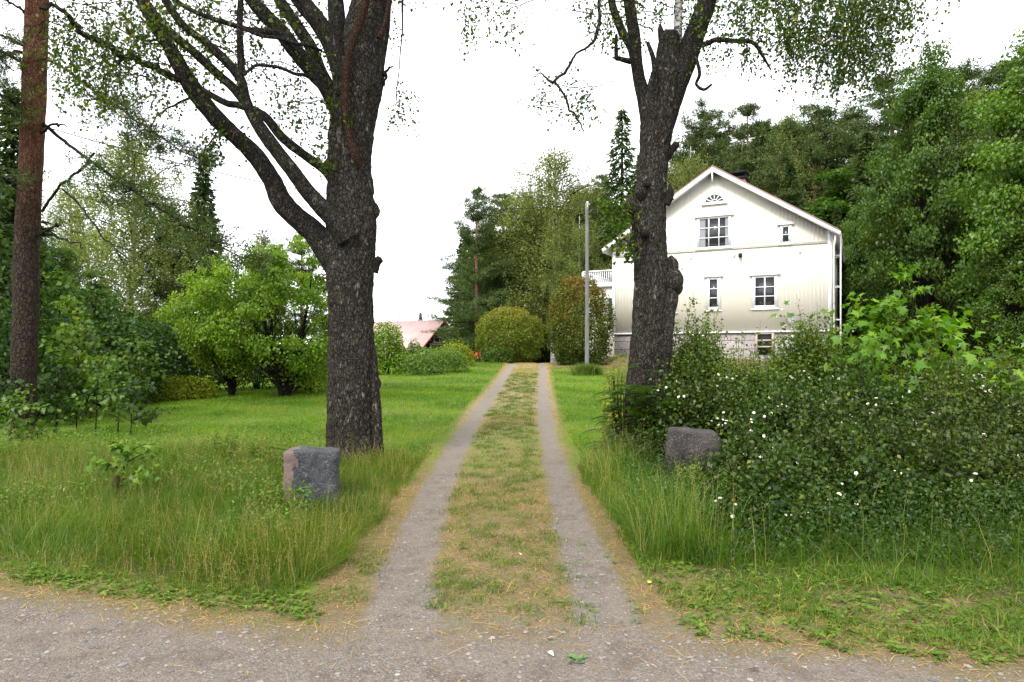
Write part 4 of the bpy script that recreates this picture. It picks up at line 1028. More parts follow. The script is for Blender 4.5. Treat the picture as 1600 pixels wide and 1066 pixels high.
    for pts in ([(380, 118, Y-.9, 2), (400, 101, Y-.9, 2.6), (430, 105, Y-.8, 2.6), (467, 117, Y-.6, 2.8), (490, 122, Y-.4, 3)],
                [(370, 40, Y-.9, 2), (400, 52, Y-.9, 3), (434, 60, Y-.8, 3), (470, 70, Y-.7, 3), (505, 78, Y-.5, 2)],
                [(600, 120, Y, 2.5), (603, 108, Y-.05, 2), (614, 103, Y-.1, 1.2)], [(600, 134, Y, 2), (601, 118, Y, 2), (597, 105, Y, 1.5)],
                [(310, 150, Y-.6, 2.5), (280, 160, Y-.7, 1.8), (250, 175, Y-.8, 1.2), (235, 200, Y-.9, .8)],
                [(200, 88, Y-1, 2.2), (180, 100, Y-1.1, 1.6), (160, 125, Y-1.2, 1)], [(350, 200, Y-.4, 2), (330, 215, Y-.5, 1.5), (318, 240, Y-.5, .8)],
                [(630, -20, Y+.3, 2), (628, 60, Y+.3, 1.2), (616, 150, Y+.3, .8), (622, 185, Y+.3, .5)],
                [(260, 60, Y-.8, 2.5), (220, 62, Y-.7, 1.8), (180, 40, Y-.6, 1.2)]):
        part('twig', pts, B, 6, 24, .002, 14, wob=.04, seed=len(pts))
    # foliage
    ml, mt = MB(), MB()
    boxes = [(70, 330, -30, 60, 7.6, 9.6, 150, .3, .9), (90, 250, 20, 120, 7.6, 9.0, 85, .3, .7), (120, 200, 80, 150, 7.5, 8.6, 30, .3, .6), (330, 520, -40, 90, 8.6, 10, 90, .25, .6), (240, 330, 100, 150, 8, 9, 22, .15, .45),
             (440, 525, 120, 190, 8.7, 9.6, 26, .2, .6), (325, 400, 195, 235, 8.5, 9.2, 12, .15, .3), (318, 345, 210, 235, 8.4, 9, 10, .1, .35), (612, 646, 120, 170, 9.2, 10, 16, .2, .5), (600, 660, -60, 5, 9, 10.5, 14, .2, .45),
             (590, 625, 20, 60, 9.2, 10, 6, .2, .4), (480, 520, 225, 260, 8.8, 9.1, 8, .1, .25), (370, 470, 90, 140, 8.4, 9.3, 20, .2, .5), (120, 330, 110, 150, 8, 9, 12, .2, .35)]
    boxes = [b_[:6]+(int(b_[6]*1.45),)+b_[7:] for b_ in boxes]
    hanging(ml, mt, boxes, rg, .043)
    side_twigs(T, off, rg, [(90, 330, 0, 130, 7.8, 9.4, 34), (330, 500, 0, 110, 8.6, 9.8, 26), (420, 520, 120, 200, 8.8, 9.4, 6)])
    # leafy shoots on the limbs
    for (x, y, n, r, yy) in ((325, 225, 60, .16, 8.7), (345, 205, 40, .1, 8.7), (515, 160, 30, .1, 8.8), (500, 245, 40, .12, 8.8), (470, 190, 60, .22, 8.9), (510, 260, 26, .08, 8.9), (540, 190, 20, .08, 8.85), (265, 30, 70, .25, 8.2), (330, 120, 40, .15, 8.6)):
        c = P(x, y, yy); leaves(ml, c+rg.normal(size=(n, 3))*r*.6, .055, .85, None, .4, .3, rg, 'birch')
    # crown above the frame
    cl = []
    while len(cl) < 90:
        q = np.array([rg.uniform(-5.5, 5.5), rg.uniform(-4, 4.5), rg.uniform(6.3, 15)])
        if (q[0]/5)**2+(q[1]/4.3)**2+((q[2]-10.5)/4.5)**2 < 1: cl.append(q+np.array([b[0]-1.2, Y, 0]))
    clump_crown(ml, cl, 150, .85, .085, rg)
    for o_, nme, m_ in ((ml, 'foliage', M['birch_leaf']), (mt, 'hanging_twigs', M['bark_dark'])):
        o_.V = [v-off for v in o_.V]; o2 = o_.build(nme, m_, T)
        if nme == 'hanging_twigs': o2['kind'] = 'stuff'
left_birch()

def right_birch():
    rg = np.random.default_rng(22); Y = 9.9
    b = P(1005, 700, Y); z0 = float(ground(b[0], Y)); T = empty('birch_tree', (b[0], Y, z0), 0, 'old birch with swollen burl and low fork right of the driveway', 'tree')
    off = np.array([b[0], Y, z0])
    def part(name, pts, mat, seg=20, n=None, rough=.012, rs=9, wob=0, parent=T, seed=0):
        p, r = px_path(pts); mb = MB(); r = r*(.92 if name == 'limb' else .93); tube(mb, p-off, r, seg, n, rough, rs, seed=seed, wob=wob); return mb.build(name, mat, parent, smooth=True)
    tr = part('trunk', [(1000, 740, Y, 40), (1003, 700, Y, 34), (1004, 640, Y, 31), (1008, 590, Y, 30), (1013, 540, Y, 29.5), (1017, 480, Y, 29.5), (1018, 430, Y, 27.5), (1015, 380, Y, 28), (1014, 340, Y, 27.5), (1018, 290, Y, 25),
                    (1022, 240, Y, 24.5), (1027, 200, Y, 27), (1031, 165, Y, 31), (1038, 130, Y, 27), (1042, 100, Y, 20), (1045, 62, Y, 17), (1046, 52, Y, 14)], M['bark_old'], 120, 520, .024, 22, seed=31)
    part('trunk_rib', [(1032, 620, Y-.05, 8), (1038, 560, Y-.1, 11), (1043, 500, Y-.1, 12), (1046, 460, Y-.05, 14), (1040, 420, Y, 12), (1030, 395, Y, 8)], M['bark_old'], 30, 110, .016, 13, seed=35, parent=tr)
    for (x, y, r, dy) in ((1051, 438, 16, -.05), (1049, 415, 11, 0), (987, 322, 11, 0), (1001, 298, 9, -.15), (990, 382, 9, 0), (1058, 449, 7, -.08)):
        mb = MB(); c = P(x, y, Y+dy)-off; rr = r*Y/F
        tube(mb, [c+np.array([0, 0, -rr*1.8]), c+np.array([0, 0, -rr*.9]), c, c+np.array([0, 0, rr*.8]), c+np.array([0, 0, rr*1.4])], [rr*.2, rr*.9, rr*1.1, rr*.8, rr*.2], 18, 24, .02, 12, seed=int(x))
        mb.build('burl', M['bark_old'], tr, smooth=True)
    for pts in ([(1036, 250, Y, 9), (1049, 234, Y-.05, 6.5), (1059, 225, Y-.1, 5.5)], [(1008, 366, Y-.20, 8), (1005, 365, Y-.30, 7.5), (1004, 365, Y-.305, 3)], [(1012, 290, Y-.2, 6), (1010, 287, Y-.26, 5)], [(1040, 320, Y-.1, 7), (1048, 303, Y-.15, 6), (1046, 288, Y-.15, 2)], [(1042, 300, Y-.1, 4), (1052, 312, Y-.2, 2)]):
        part('branch_stub', pts, M['wood_cut'], 14, 12, .008, 20, seed=8)
    B = M['bark_limb']; L = 'limb'
    part(L, [(1020, 200, Y, 20), (1008, 160, Y, 13), (1000, 130, Y, 11), (995, 100, Y, 10), (991, 56, Y, 10), (983, 0, Y, 9.5), (975, -80, Y, 8), (950, -300, Y, 4)], B, 24, 120, .010, 12, seed=41)
    part(L, [(993, 95, Y+.05, 9), (985, 72, Y, 7), (972, 49, Y, 7), (960, 19, Y, 6.5), (954, -10, Y, 6), (940, -120, Y, 4)], B, 16, 60, .008, 12, seed=42)
    part(L, [(1030, 200, Y, 24), (1045, 160, Y, 21), (1056, 130, Y, 20), (1066, 108, Y, 19), (1078, 75, Y, 18), (1091, 38, Y, 17), (1105, 0, Y, 16), (1125, -80, Y, 13), (1150, -300, Y, 7)], B, 30, 160, .013, 12, seed=43)
    part(L, [(1035, 62, Y, 7), (1032, 48, Y, 5), (1031, 38, Y, 2)], B, 12, 20, .008, 16)
    part(L, [(1058, 80, Y+.5, 8), (1060, 20, Y+.5, 7), (1062, -80, Y+.5, 6), (1070, -260, Y+.5, 3)], M['bark_white'], 14, 40, .004, 12)
    part(L, [(1090, 72, Y-.1, 5), (1105, 68, Y-.15, 4.5), (1120, 62, Y-.2, 4), (1145, 64, Y-.3, 4), (1175, 66, Y-.4, 3.5), (1190, 85, Y-.5, 2.5), (1205, 110, Y-.5, 1.2)], B, 12, 60, .004, 14, seed=45)
    part(L, [(1088, 90, Y-.1, 3), (1093, 115, Y-.2, 3), (1088, 132, Y-.2, 2.6), (1100, 140, Y-.2, 2.6), (1112, 132, Y-.2, 2)], B, 8, 40, .004, 14, seed=46)
    part(L, [(985, 96, Y-.1, 5), (968, 92, Y-.2, 4), (963, 88, Y-.25, 3.5), (963, 55, Y-.3, 2.5)], B, 10, 30, .005, 14, seed=47)
    part(L, [(1026, 168, Y-.2, 4), (1022, 100, Y-.3, 4.5), (1012, 66, Y-.3, 3)], B, 10, 30, .005, 14, seed=48)
    bl = part(L, [(955, -120, Y-.3, 4), (937, -10, Y-.4, 3), (936, 30, Y-.45, 2.8), (932, 56, Y-.5, 3), (921, 72, Y-.5, 2.4), (906, 82, Y-.5, 2.2), (893, 92, Y-.55, 2.4), (885, 108, Y-.55, 2.6), (872, 122, Y-.6, 2.4), (864, 129, Y-.6, 2.4), (852, 122, Y-.6, 2), (843, 113, Y-.6, 1.2)], B, 8, 100, .003, 16, seed=49, wob=.03)
    part('twig', [(867, 128, Y-.6, 2.2), (878, 145, Y-.6, 2.0), (884, 156, Y-.6, 2.2), (889, 170, Y-.6, 1.8), (899, 177, Y-.6, 1.8), (905, 190, Y-.6, 1.5), (913, 206, Y-.6, 1)], B, 7, 60, .003, 16, parent=T, wob=.03)
    part('twig', [(845, 114, Y-.6, 1), (825, 124, Y-.6, .6), (812, 120, Y-.6, .4)], B, 5, 20, .001, 16)
    ml, mt = MB(), MB()
    boxes = [(725, 820, -60, 30, 8.6, 10.2, 26, .3, .7), (728, 745, -20, 50, 9, 10, 8, .3, .5), (760, 800, 0, 40, 9, 10, 7, .2, .5), (840, 925, 100, 150, 9, 9.6, 20, .15, .45), (890, 925, 140, 190, 9, 9.6, 18, .15, .4), (838, 850, 120, 150, 9.2, 9.5, 5, .2, .4),
             (905, 1000, -60, 20, 9, 10.5, 40, .2, .6), (930, 1000, 0, 60, 9, 10.4, 26, .2, .4), (1000, 1100, -50, 30, 9.4, 10.8, 42, .2, .5), (1090, 1190, -60, 40, 8.8, 10.4, 56, .25, .7),
             (1160, 1420, -90, 10, 8.2, 10.5, 300, .35, 1.0), (1210, 1400, 0, 80, 8.4, 10.2, 190, .3, .75), (1270, 1390, 60, 110, 8.4, 9.6, 70, .25, .55), (1160, 1200, 40, 90, 9, 10, 20, .25, .5), (1330, 1470, -60, 20, 8, 9.5, 42, .2, .55), (1100, 1160, 60, 90, 9, 10, 10, .2, .4), (1300, 1345, 100, 130, 8.6, 9.6, 12, .2, .5)]
    boxes = [b_[:6]+(int(b_[6]*1.3),)+b_[7:] for b_ in boxes]
    hanging(ml, mt, boxes, rg, .046)
    side_twigs(T, off, rg, [(1180, 1420, 0, 70, 8.4, 10, 22), (930, 1160, 0, 70, 9.2, 10.4, 16), (730, 820, 0, 40, 9, 10, 4), (850, 920, 100, 180, 9.2, 9.5, 6)])
    for (x, y, n, r, yy) in ((960, 350, 220, .26, 9.7), (970, 330, 120, .2, 9.7), (975, 385, 110, .16, 9.7), (950, 320, 60, .14, 9.7), (985, 400, 40, .08, 9.65), (1050, 130, 30, .1, 9.9), (960, 60, 50, .15, 9.8)):
        c = P(x, y, yy); leaves(ml, c+rg.normal(size=(n, 3))*r*.6, .06, .85, None, .3, .3, rg, 'birch')
    cl = []
    while len(cl) < 90:
        q = np.array([rg.uniform(-5.5, 5.5), rg.uniform(-4, 4.5), rg.uniform(6.8, 15)])
        if (q[0]/5)**2+(q[1]/4.3)**2+((q[2]-11)/4.4)**2 < 1: cl.append(q+np.array([b[0]+1.3, Y, 0]))
    clump_crown(ml, cl, 150, .85, .085, rg)
    for o_, nme, m_ in ((ml, 'foliage', M['birch_leaf']), (mt, 'hanging_twigs', M['bark_dark'])):
        o_.V = [v-off for v in o_.V]; o2 = o_.build(nme, m_, T)
        if nme == 'hanging_twigs': o2['kind'] = 'stuff'
right_birch()

# ================================================================== NEAR PINE ON THE LEFT
def needles(mb, C, r, n, L, rg, flat=.5, m=0):
    """tuft pads: n needles-bundles around each centre"""
    k = len(C); c = np.repeat(C, n, 0)
    d = rdir(k*n, rg)*np.array([1, 1, flat]); rr = np.repeat(np.broadcast_to(r, (k,)), n)*rg.random(k*n)**.5
    c = c+d*rr[:, None]
    ax = norm(d*.6+rdir(k*n, rg)+np.array([0, 0, .25])); s = norm(np.cross(ax, rdir(k*n, rg)))
    LL = L*rg.uniform(.6, 1.3, k*n)
    mb.scatter([(0, .5, 0), (0, -.5, 0), (1, 0, 0)], [(0, 1, 2)], None, c, ax*LL[:, None], s*(LL*.22)[:, None], s*0, rg.random(k*n), m)

def near_pine():
    rg = np.random.default_rng(33); Y = 11.6
    b = P(36, 705, Y); z0 = float(ground(b[0], Y)); T = empty('pine_tree', (b[0], Y, z0), 0, 'tall pine with bare orange trunk at the left edge', 'tree')
    off = np.array([b[0], Y, z0])
    def part(name, pts, mat, seg=20, n=None, rough=.012, rs=9, wob=0, parent=T, seed=0):
        p, r = px_path(pts); mb = MB(); r = r*.9; tube(mb, p-off, r, seg, n, rough, rs, seed=seed, wob=wob); o = mb.build(name, mat, parent, smooth=True); return p
    part('trunk', [(35, 740, Y, 27), (36, 700, Y, 22), (37, 600, Y, 20), (40, 480, Y, 19.5), (42, 375, Y, 19), (48, 262, Y, 18.5), (53, 150, Y, 18.5), (58, 0, Y, 18), (64, -200, Y, 16), (75, -600, Y, 11), (80, -900, Y, 5)], M['bark_pine'], 40, 260, .012, 9, seed=3)
    mb = MB(); lmb = MB()
    br = [([(60, 192, Y, 3.4), (73, 199, Y, 3.2), (95, 217, Y-.2, 2.8), (124, 240, Y-.5, 2.6), (176, 278, Y-1, 2.4), (210, 300, Y-1.3, 2.3), (263, 334, Y-1.7, 2), (319, 368, Y-2, 1.6), (380, 402, Y-2.3, .9)], [(.45, .28), (.55, .3), (.62, .25), (.7, .3), (.78, .3), (.85, .3), (.92, .28), (1, .2)]),
          ([(60, 88, Y, 2.6), (73, 94, Y-.1, 2.5), (113, 116, Y-.5, 2.2), (150, 144, Y-.9, 2), (188, 169, Y-1.2, 1.9), (225, 199, Y-1.5, 1.6), (263, 221, Y-1.8, 1.3), (308, 246, Y-2.1, .7)], [(.5, .2), (.6, .26), (.7, .26), (.8, .26), (.88, .24), (1, .2)]),
          ([(66, 330, Y, 2.6), (90, 300, Y-.2, 2.2), (120, 268, Y-.4, 2.2), (150, 240, Y-.6, 2)], []),
          ([(98, 296, Y-.25, 1.8), (120, 320, Y-.5, 1.5), (150, 355, Y-.8, 1.4), (175, 380, Y-1, 1.1), (205, 390, Y-1.2, .7)], []),
          ([(62, 365, Y, 2.8), (100, 372, Y-.3, 1.8), (135, 388, Y-.6, 1)], []), ([(55, 370, Y, 2.2), (80, 355, Y-.3, 1.8), (95, 350, Y-.4, 1)], []),
          ([(62, 210, Y, 1.8), (85, 194, Y-.3, 2), (105, 199, Y-.4, 1)], []),
          ([(36, 83, Y, 2.8), (15, 82, Y-.2, 2.4), (-20, 100, Y-.5, 2)], [(.8, .3), (1, .3)]), ([(38, 72, Y-.1, 2.4), (20, 62, Y-.3, 2), (0, 55, Y-.6, 2), (-40, 40, Y-1, 1)], [(1, .3)]),
          ([(45, 125, Y, 3.4), (30, 100, Y-.2, 3), (10, 85, Y-.5, 2.5), (-20, 70, Y-.9, 2)], [(.8, .35), (1, .35)]),
          ([(38, 185, Y, 3.4), (25, 165, Y-.2, 2.6), (0, 145, Y-.5, 2.3), (-30, 130, Y-.9, 2)], [(.5, .35), (.75, .3), (1, .35)]),
          ([(35, 190, Y, 2.4), (10, 175, Y-.4, 2.2), (-30, 165, Y-.9, 2)], [(.6, .3), (1, .35)]),
          ([(35, 298, Y, 3.6), (12, 285, Y-.2, 3), (-20, 270, Y-.6, 2)], [(.6, .3), (1, .35)]), ([(60, 8, Y, 2.8), (30, -10, Y-.3, 2.4), (0, -20, Y-.6, 2)], [(1, .4)]),
          ([(42, 25, Y, 2), (20, 6, Y-.3, 2), (5, -10, Y-.5, 2)], [])]
    for pts, tufts in br:
        p = part('branch', pts, M['bark_dark'] if pts[0][1] > 150 else M['bark_pine'], 9, 50, .004, 12, wob=.06, seed=int(pts[0][0]+pts[0][1]))
        q = catmull(p, 60)
        for t, r in tufts:
            i = min(59, int(t*59)); 
            C = q[i]+rg.normal(size=(22, 3))*np.array([.26, .2, .11])*(r/.25)-np.array([0, 0, .06])-off
            needles(mb, C, .10, 40, .07, rg, .8)
            for c_ in C[:12]: tube(lmb, [q[i]-off, (q[i]-off+c_)/2+np.array([0, 0, .04]), c_], [.006, .004, .002], 4, 5)
    for i in range(60):     # crown high above the frame
        c = np.array([rg.normal(0, 1.6), rg.normal(0, 1.5), rg.uniform(9, 15)])
        C = c+rg.normal(size=(12, 3))*np.array([.4, .4, .15]); needles(mb, C, .3, 60, .12, rg, .5)
    mb.build('needles', M['pine_needle'], T); lmb.build('fine_twigs', M['bark_dark'], T)['kind'] = 'stuff'
near_pine()
# ================================================================== TREE KINDS (built once, then copied)
def make_root(name): return empty(name, (0, 0, 0))

def tree_leafy(name, h, rx, z_lo, seed, n_clump, per, size, mat, bark_m, trunk_r=.18, clump_r=.75, tmpl='leaf', stems=1, droop=.3, limbs=None, shape=1.0, lean=0):
    """broadleaf tree: tapered trunk(s), limbs to every clump, leaves scattered round each clump"""
    rg = np.random.default_rng(seed); T = make_root(name); mb = MB(); cz = (h+z_lo)/2; rz = (h-z_lo)/2
    tops = []
    for s in range(stems):
        a = 2*pi*s/max(1, stems)+seed; sp = 0 if stems == 1 else rx*.35
        p = [(0, 0, -.3), (cos(a)*sp*.3+lean*.1, sin(a)*sp*.3, h*.2), (cos(a)*sp*.7+lean*.4, sin(a)*sp*.7, h*.5), (cos(a)*sp+lean, sin(a)*sp, h*.93)]
        p = np.array(p)+np.vstack([np.zeros(3), rg.normal(size=(3, 3))*np.array([.03, .03, 0])*h*.25])
        tops.append(tube(mb, p, np.array([1.25, .9, .55, .08])*trunk_r, 12, 30, .02*min(1, trunk_r*4), 4, seed=seed+s))
    trunk = mb.build('trunk', bark_m, T, smooth=True)
    lm = MB(); fl = MB(); out_c = []
    for i in range(n_clump):
        d = rdir(1, rg)[0]; rr = rg.uniform(.35, 1)**.5*(.85+.3*vnoise(d*1.3+seed, 1.2))
        c = np.array([d[0]*rx*rr, d[1]*rx*rr, cz+d[2]*rz*rr])
        tt = (c[2]-z_lo)/(h-z_lo); k = (1-tt*.55*shape) if tt > .3 else (.75+.3*tt)
        c[0] = c[0]*k+lean*max(0, tt); c[1] *= k
        sp_ = tops[i % len(tops)]; j = int(np.clip((c[2]*.72-.3)/h, .1, .95)*(len(sp_)-1)); a = sp_[j]
        mid = (a+c)/2+np.array([0, 0, -.04*h*.3]); r0 = trunk_r*.28*(1-.5*tt)
        tube(lm, [a, mid, c], [r0, r0*.6, r0*.2], 5, 8, wob=.12, seed=i)
        out_c.append(c)
        R_ = clump_r*rg.uniform(.65, 1.25)*(1-.3*tt)
        m_ = int(per*rg.uniform(.6, 1.35)); q = rdir(m_, rg)*(rg.random(m_)**.4)[:, None]*R_*np.array([1.15, 1.15, .7])
        on = norm(q+norm(c-np.array([0, 0, cz]))*R_*.8)
        leaves(fl, c+q, size, .72, on, droop, .35, rg, tmpl, rnd=np.clip(rg.normal(.5, .2, m_)+rg.normal(0, .12), 0, 1))
    lm.build('limbs', bark_m, T, smooth=True)['kind'] = 'stuff'
    fl.build('crown', mat, T)
    return T

def tree_birch(h, rx, seed, n_str=2000, size=.105, bark_m=None, z_lo=.2):
    """tall birch: pale trunk, rising limbs, strands of leaves hanging from them"""
    rg = np.random.default_rng(seed); T = make_root('birch_tree'); mb = MB(); fl = MB(); lm = MB()
    sp = tube(mb, [(0, 0, -.3), (.1, 0, h*.3), (-.12, .1, h*.6), (.05, 0, h*.97)], [h*.013, h*.010, h*.006, .02], 10, 40, .01, 3, seed=seed)
    nl = 46
    for i in range(nl):
        t = z_lo+(.97-z_lo)*(i+.5)/nl; a = i*2.4+rg.uniform(-.4, .4); s = sp[int(t*(len(sp)-1))]
        L = rx*(sin(pi*min(1, (t-z_lo)/(1-z_lo)*.95+.12))**.5)*rg.uniform(.6, 1.15)
        e = s+np.array([cos(a)*L, sin(a)*L, L*rg.uniform(.35, .8)]); md = (s+e)/2+np.array([0, 0, L*.15])
        q = tube(lm, [s, md, e], [h*.004*(1.2-t), h*.0022, .008], 5, 10, wob=.1, seed=i)
        ns = max(22, int(n_str/nl*L/rx*1.6))
        for k in range(ns):
            o = q[int(rg.uniform(.15, 1)*(len(q)-1))]+rg.normal(size=3)*np.array([.4, .4, .25])*h/15
            ln = rg.uniform(.5, 1.5)*h/15; m_ = int(ln/.05/(h/15)); tt = rg.random(m_)
            c = o+np.stack([rg.normal(0, .09, m_), rg.normal(0, .09, m_), -tt*ln], -1)*np.array([h/15, h/15, 1])
            leaves(fl, c, size, .7, None, .5, .1, rg, 'leaf', rnd=np.clip(rg.normal(.5, .2, m_)+rg.normal(0, .15), 0, 1))
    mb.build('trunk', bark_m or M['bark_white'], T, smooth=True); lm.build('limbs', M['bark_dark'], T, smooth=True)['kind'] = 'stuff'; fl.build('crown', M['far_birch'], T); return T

def tree_pine(h, seed, start=.3, rx=3.0, per=46, conic=False):
    rg = np.random.default_rng(seed); T = make_root('pine_tree'); mb = MB(); fl = MB(); lm = MB()
    sp = tube(mb, [(0, 0, -.3), (.12, .05, h*.35), (-.1, .1, h*.7), (.05, -.05, h*.98)], [h*.016, h*.012, h*.007, .02], 10, 40, .015, 3, seed=seed)
    lv = int((1-start)*h/.55)
    for i in range(lv):
        t = start+(1-start)*(i+rg.uniform(-.8, 1.2))/lv; t = max(start, t)
        if t > .975: continue
        nb = rg.integers(3, 6) if t > start+.1 else rg.integers(1, 4); a0 = rg.uniform(0, 6.3)
        for j in range(nb):
            u = (t-start)/(1-start); L = rx*(((1-u)**.75*1.05+.06) if conic else .55+.6*u if u < .4 else .8*(1-((u-.4)/.6)**1.6)+.15)*rg.uniform(.4, 1.3)
            a = a0+j*2*pi/nb+rg.uniform(-.7, .7); s = sp[int(t*(len(sp)-1))]
            rise = (-.1+.6*u+rg.normal(0, .15))*L
            e = s+np.array([cos(a)*L, sin(a)*L, rise+.15*L]); md = s+np.array([cos(a)*L*.5, sin(a)*L*.5, rise*.35])
            q = tube(lm, [s, md, e], [.02+.012*L, .02, .008], 5, 9, wob=.1, seed=i*7+j)
            k = max(4, int(L*4.6)); f = rg.uniform(.25, 1.0, k)**.8; C = q[(f*(len(q)-1)).astype(int)]+np.stack([rg.normal(0, .30*L/2, k), rg.normal(0, .30*L/2, k), rg.uniform(-.02, .22, k)], -1)*.7
            needles(fl, C, rg.uniform(.25, .55, k)*(.35+.65*min(1, L)), per, .20, rg, .45)
    mb.build('trunk', M['bark_far_pine'], T, smooth=True); lm.build('limbs', M['bark_dark'], T, smooth=True)['kind'] = 'stuff'; fl.build('crown', M['pine_needle'], T); return T

def tree_spruce(h, seed, rx=2.4, dens=1.0, sag=.35):
    rg = np.random.default_rng(seed); T = make_root('spruce_tree'); mb = MB(); fl = MB()
    tube(mb, [(0, 0, -.3), (0, 0, h*.5), (0, 0, h)], [h*.014, h*.008, .015], 9, 12)
    lv = int(h/.33)
    for i in range(lv):
        t = .04+.95*(i+.5)/lv; nb = 7; a0 = rg.uniform(0, 6.3)
        for j in range(nb):
            L = rx*(1-t)**.85*rg.uniform(.65, 1.15)+.08; a = a0+j*2*pi/nb+rg.uniform(-.3, .3); n = int(44*dens*max(.35, L))
            f = rg.random(n)**.7; z = h*t-f*L*sag+(f**3)*L*.22
            wd = .26*L*(1-f)*rg.normal(size=n)+.03*rg.normal(size=n)
            C = np.stack([cos(a)*f*L-sin(a)*wd, sin(a)*f*L+cos(a)*wd, z-np.abs(rg.normal(0, .10, n))], -1)
            ax = norm(np.stack([cos(a)+rg.normal(0, .5, n), sin(a)+rg.normal(0, .5, n), -.55+rg.normal(0, .3, n)], -1)); s = norm(np.cross(ax, rdir(n, rg))); LL = rg.uniform(.18, .38, n)
            fl.scatter([(0, .5, 0), (0, -.5, 0), (.7, -.25, 0), (1, 0, 0), (.7, .25, 0)], [(0, 1, 2), (0, 2, 4), (4, 2, 3)], None, C, ax*LL[:, None], s*(LL*.40)[:, None], s*0, rg.random(n))
    mb.build('trunk', M['bark_dark'], T, smooth=True); fl.build('crown', M['spruce_needle'], T); return T

def bush(name, cx, cy, rx, ry, h, n, size, mat, label, cat, seed, dome=1.0, stems=9, tmpl='leaf', lump=.22, base=.0, upright=0, freq=1.6, rim=None, ball=False):
    """leaves on and inside a lumpy dome; stems rise from the ground"""
    rg = np.random.default_rng(seed); z = float(ground(cx, cy))
    T = empty(name, (cx, cy, z), rg.uniform(0, .3), label, cat)
    st = MB()
    for i in range(stems):
        a = rg.uniform(0, 2*pi); r = rg.uniform(.3, .85)
        tube(st, [(cos(a)*.08*rx, sin(a)*.08*ry, -.1), (cos(a)*rx*r*.4, sin(a)*ry*r*.4, h*.35), (cos(a)*rx*r*.8, sin(a)*ry*r*.8, h*.8)], [.02+.008*h, .014, .004], 5, 8, wob=.06, seed=i)
    st.build('stems', M['bark_dark'], T, smooth=True)
    d = rdir(n, rg); d[:, 2] = np.abs(d[:, 2])*1.0-.25*(rg.random(n) < .25)
    f = 1+lump*fbm(d+seed*3.7, freq, seed, 3)*1.5
    rad = (.45+.55*rg.random(n)**.3)*f
    hz = np.sqrt(np.maximum(1e-4, 1-d[:, 2]**2))**(-.27)
    c = np.stack([d[:, 0]*rx*rad*hz, d[:, 1]*ry*rad*hz, h*base+np.maximum(.02, (h*(1-base))*(np.maximum(d[:, 2], -.15)*rad*.86+.12))], -1)
    if ball:
        db = rdir(n, rg); f = 1+lump*fbm(db+seed*3.7, freq, seed, 3)*1.5; rad = (.55+.45*rg.random(n)**.3)*f; d = db
        hz = np.sqrt(np.maximum(1e-4, 1-d[:, 2]**2))**(-.12)
        c = np.stack([d[:, 0]*rx*rad*hz, d[:, 1]*ry*rad*hz, np.maximum(.02, h*(.46+.54*d[:, 2]*rad))], -1)
        k = rg.integers(0, n, n//6); c[k] = c[k]+norm(d[k])*rg.gamma(1.3, .05, len(k))[:, None]
    if upright:  # ragged shoots above the dome
        k = rg.integers(0, n, int(n*.12)); c[k, 2] += rg.gamma(1.5, upright, len(k)); 
    rn = None
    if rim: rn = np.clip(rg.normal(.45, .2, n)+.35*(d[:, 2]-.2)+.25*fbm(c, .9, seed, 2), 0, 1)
    on = norm(d)
    fo = MB(); leaves(fo, c, size, .7, on, .1, .3, rg, tmpl, rnd=rn); fo.build('foliage', mat, T); return T

def at(px, Y): return (px-800)/F*Y

# ---- kinds
SPR_A = tree_spruce(15, 1); SPR_B = tree_spruce(15, 2, rx=2.0)
PIN_A = tree_pine(14, 3, .08, 3.9, conic=True); PIN_B = tree_pine(15, 4, .25, 3.7, per=60)
SPR_C = tree_spruce(15, 12, rx=2.2, dens=.45, sag=.2)
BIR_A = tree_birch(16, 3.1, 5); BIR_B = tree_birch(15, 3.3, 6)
LEA_A = tree_leafy('broadleaf_tree', 12, 3.6, 1.0, 7, 110, 300, .15, M['maple_far'], M['bark_dark'], .2, .95)
LEA_B = tree_leafy('broadleaf_tree', 12, 3.2, .6, 8, 110, 300, .15, M['maple_far'], M['bark_dark'], .18, .9)
used = set()
def place(src, px, Y, h, label, group=None, rz=None, w_=1.0, z=None, x=None):
    native = {id(SPR_A): 15, id(SPR_B): 15, id(SPR_C): 15, id(PIN_A): 14, id(PIN_B): 15, id(BIR_A): 16, id(BIR_B): 15, id(LEA_A): 12, id(LEA_B): 12}[id(src)]
    X = at(px, Y) if x is None else x; s = h/native; zz = float(ground(X, Y)) if z is None else z
    rz = (px*1.7+Y) % 6.28 if rz is None else rz
    if id(src) in used: return copy_thing(src, (X, Y, zz), rz, (s*w_, s*w_, s), label, 'tree', group)
    used.add(id(src)); src.location = (X, Y, zz); src.rotation_euler = (0, 0, rz); src.scale = (s*w_, s*w_, s)
    return tag(src, label, 'tree', group)
def hgt(py, Y, px, x=None): 
    X = at(px, Y) if x is None else x
    return CAMZ+(HOR-py)/F*Y-float(ground(X, Y))
def tr(src, px, py, Y, label, group=None, w_=1.0): return place(src, px, Y, hgt(py, Y, px), label, group, w_=w_)

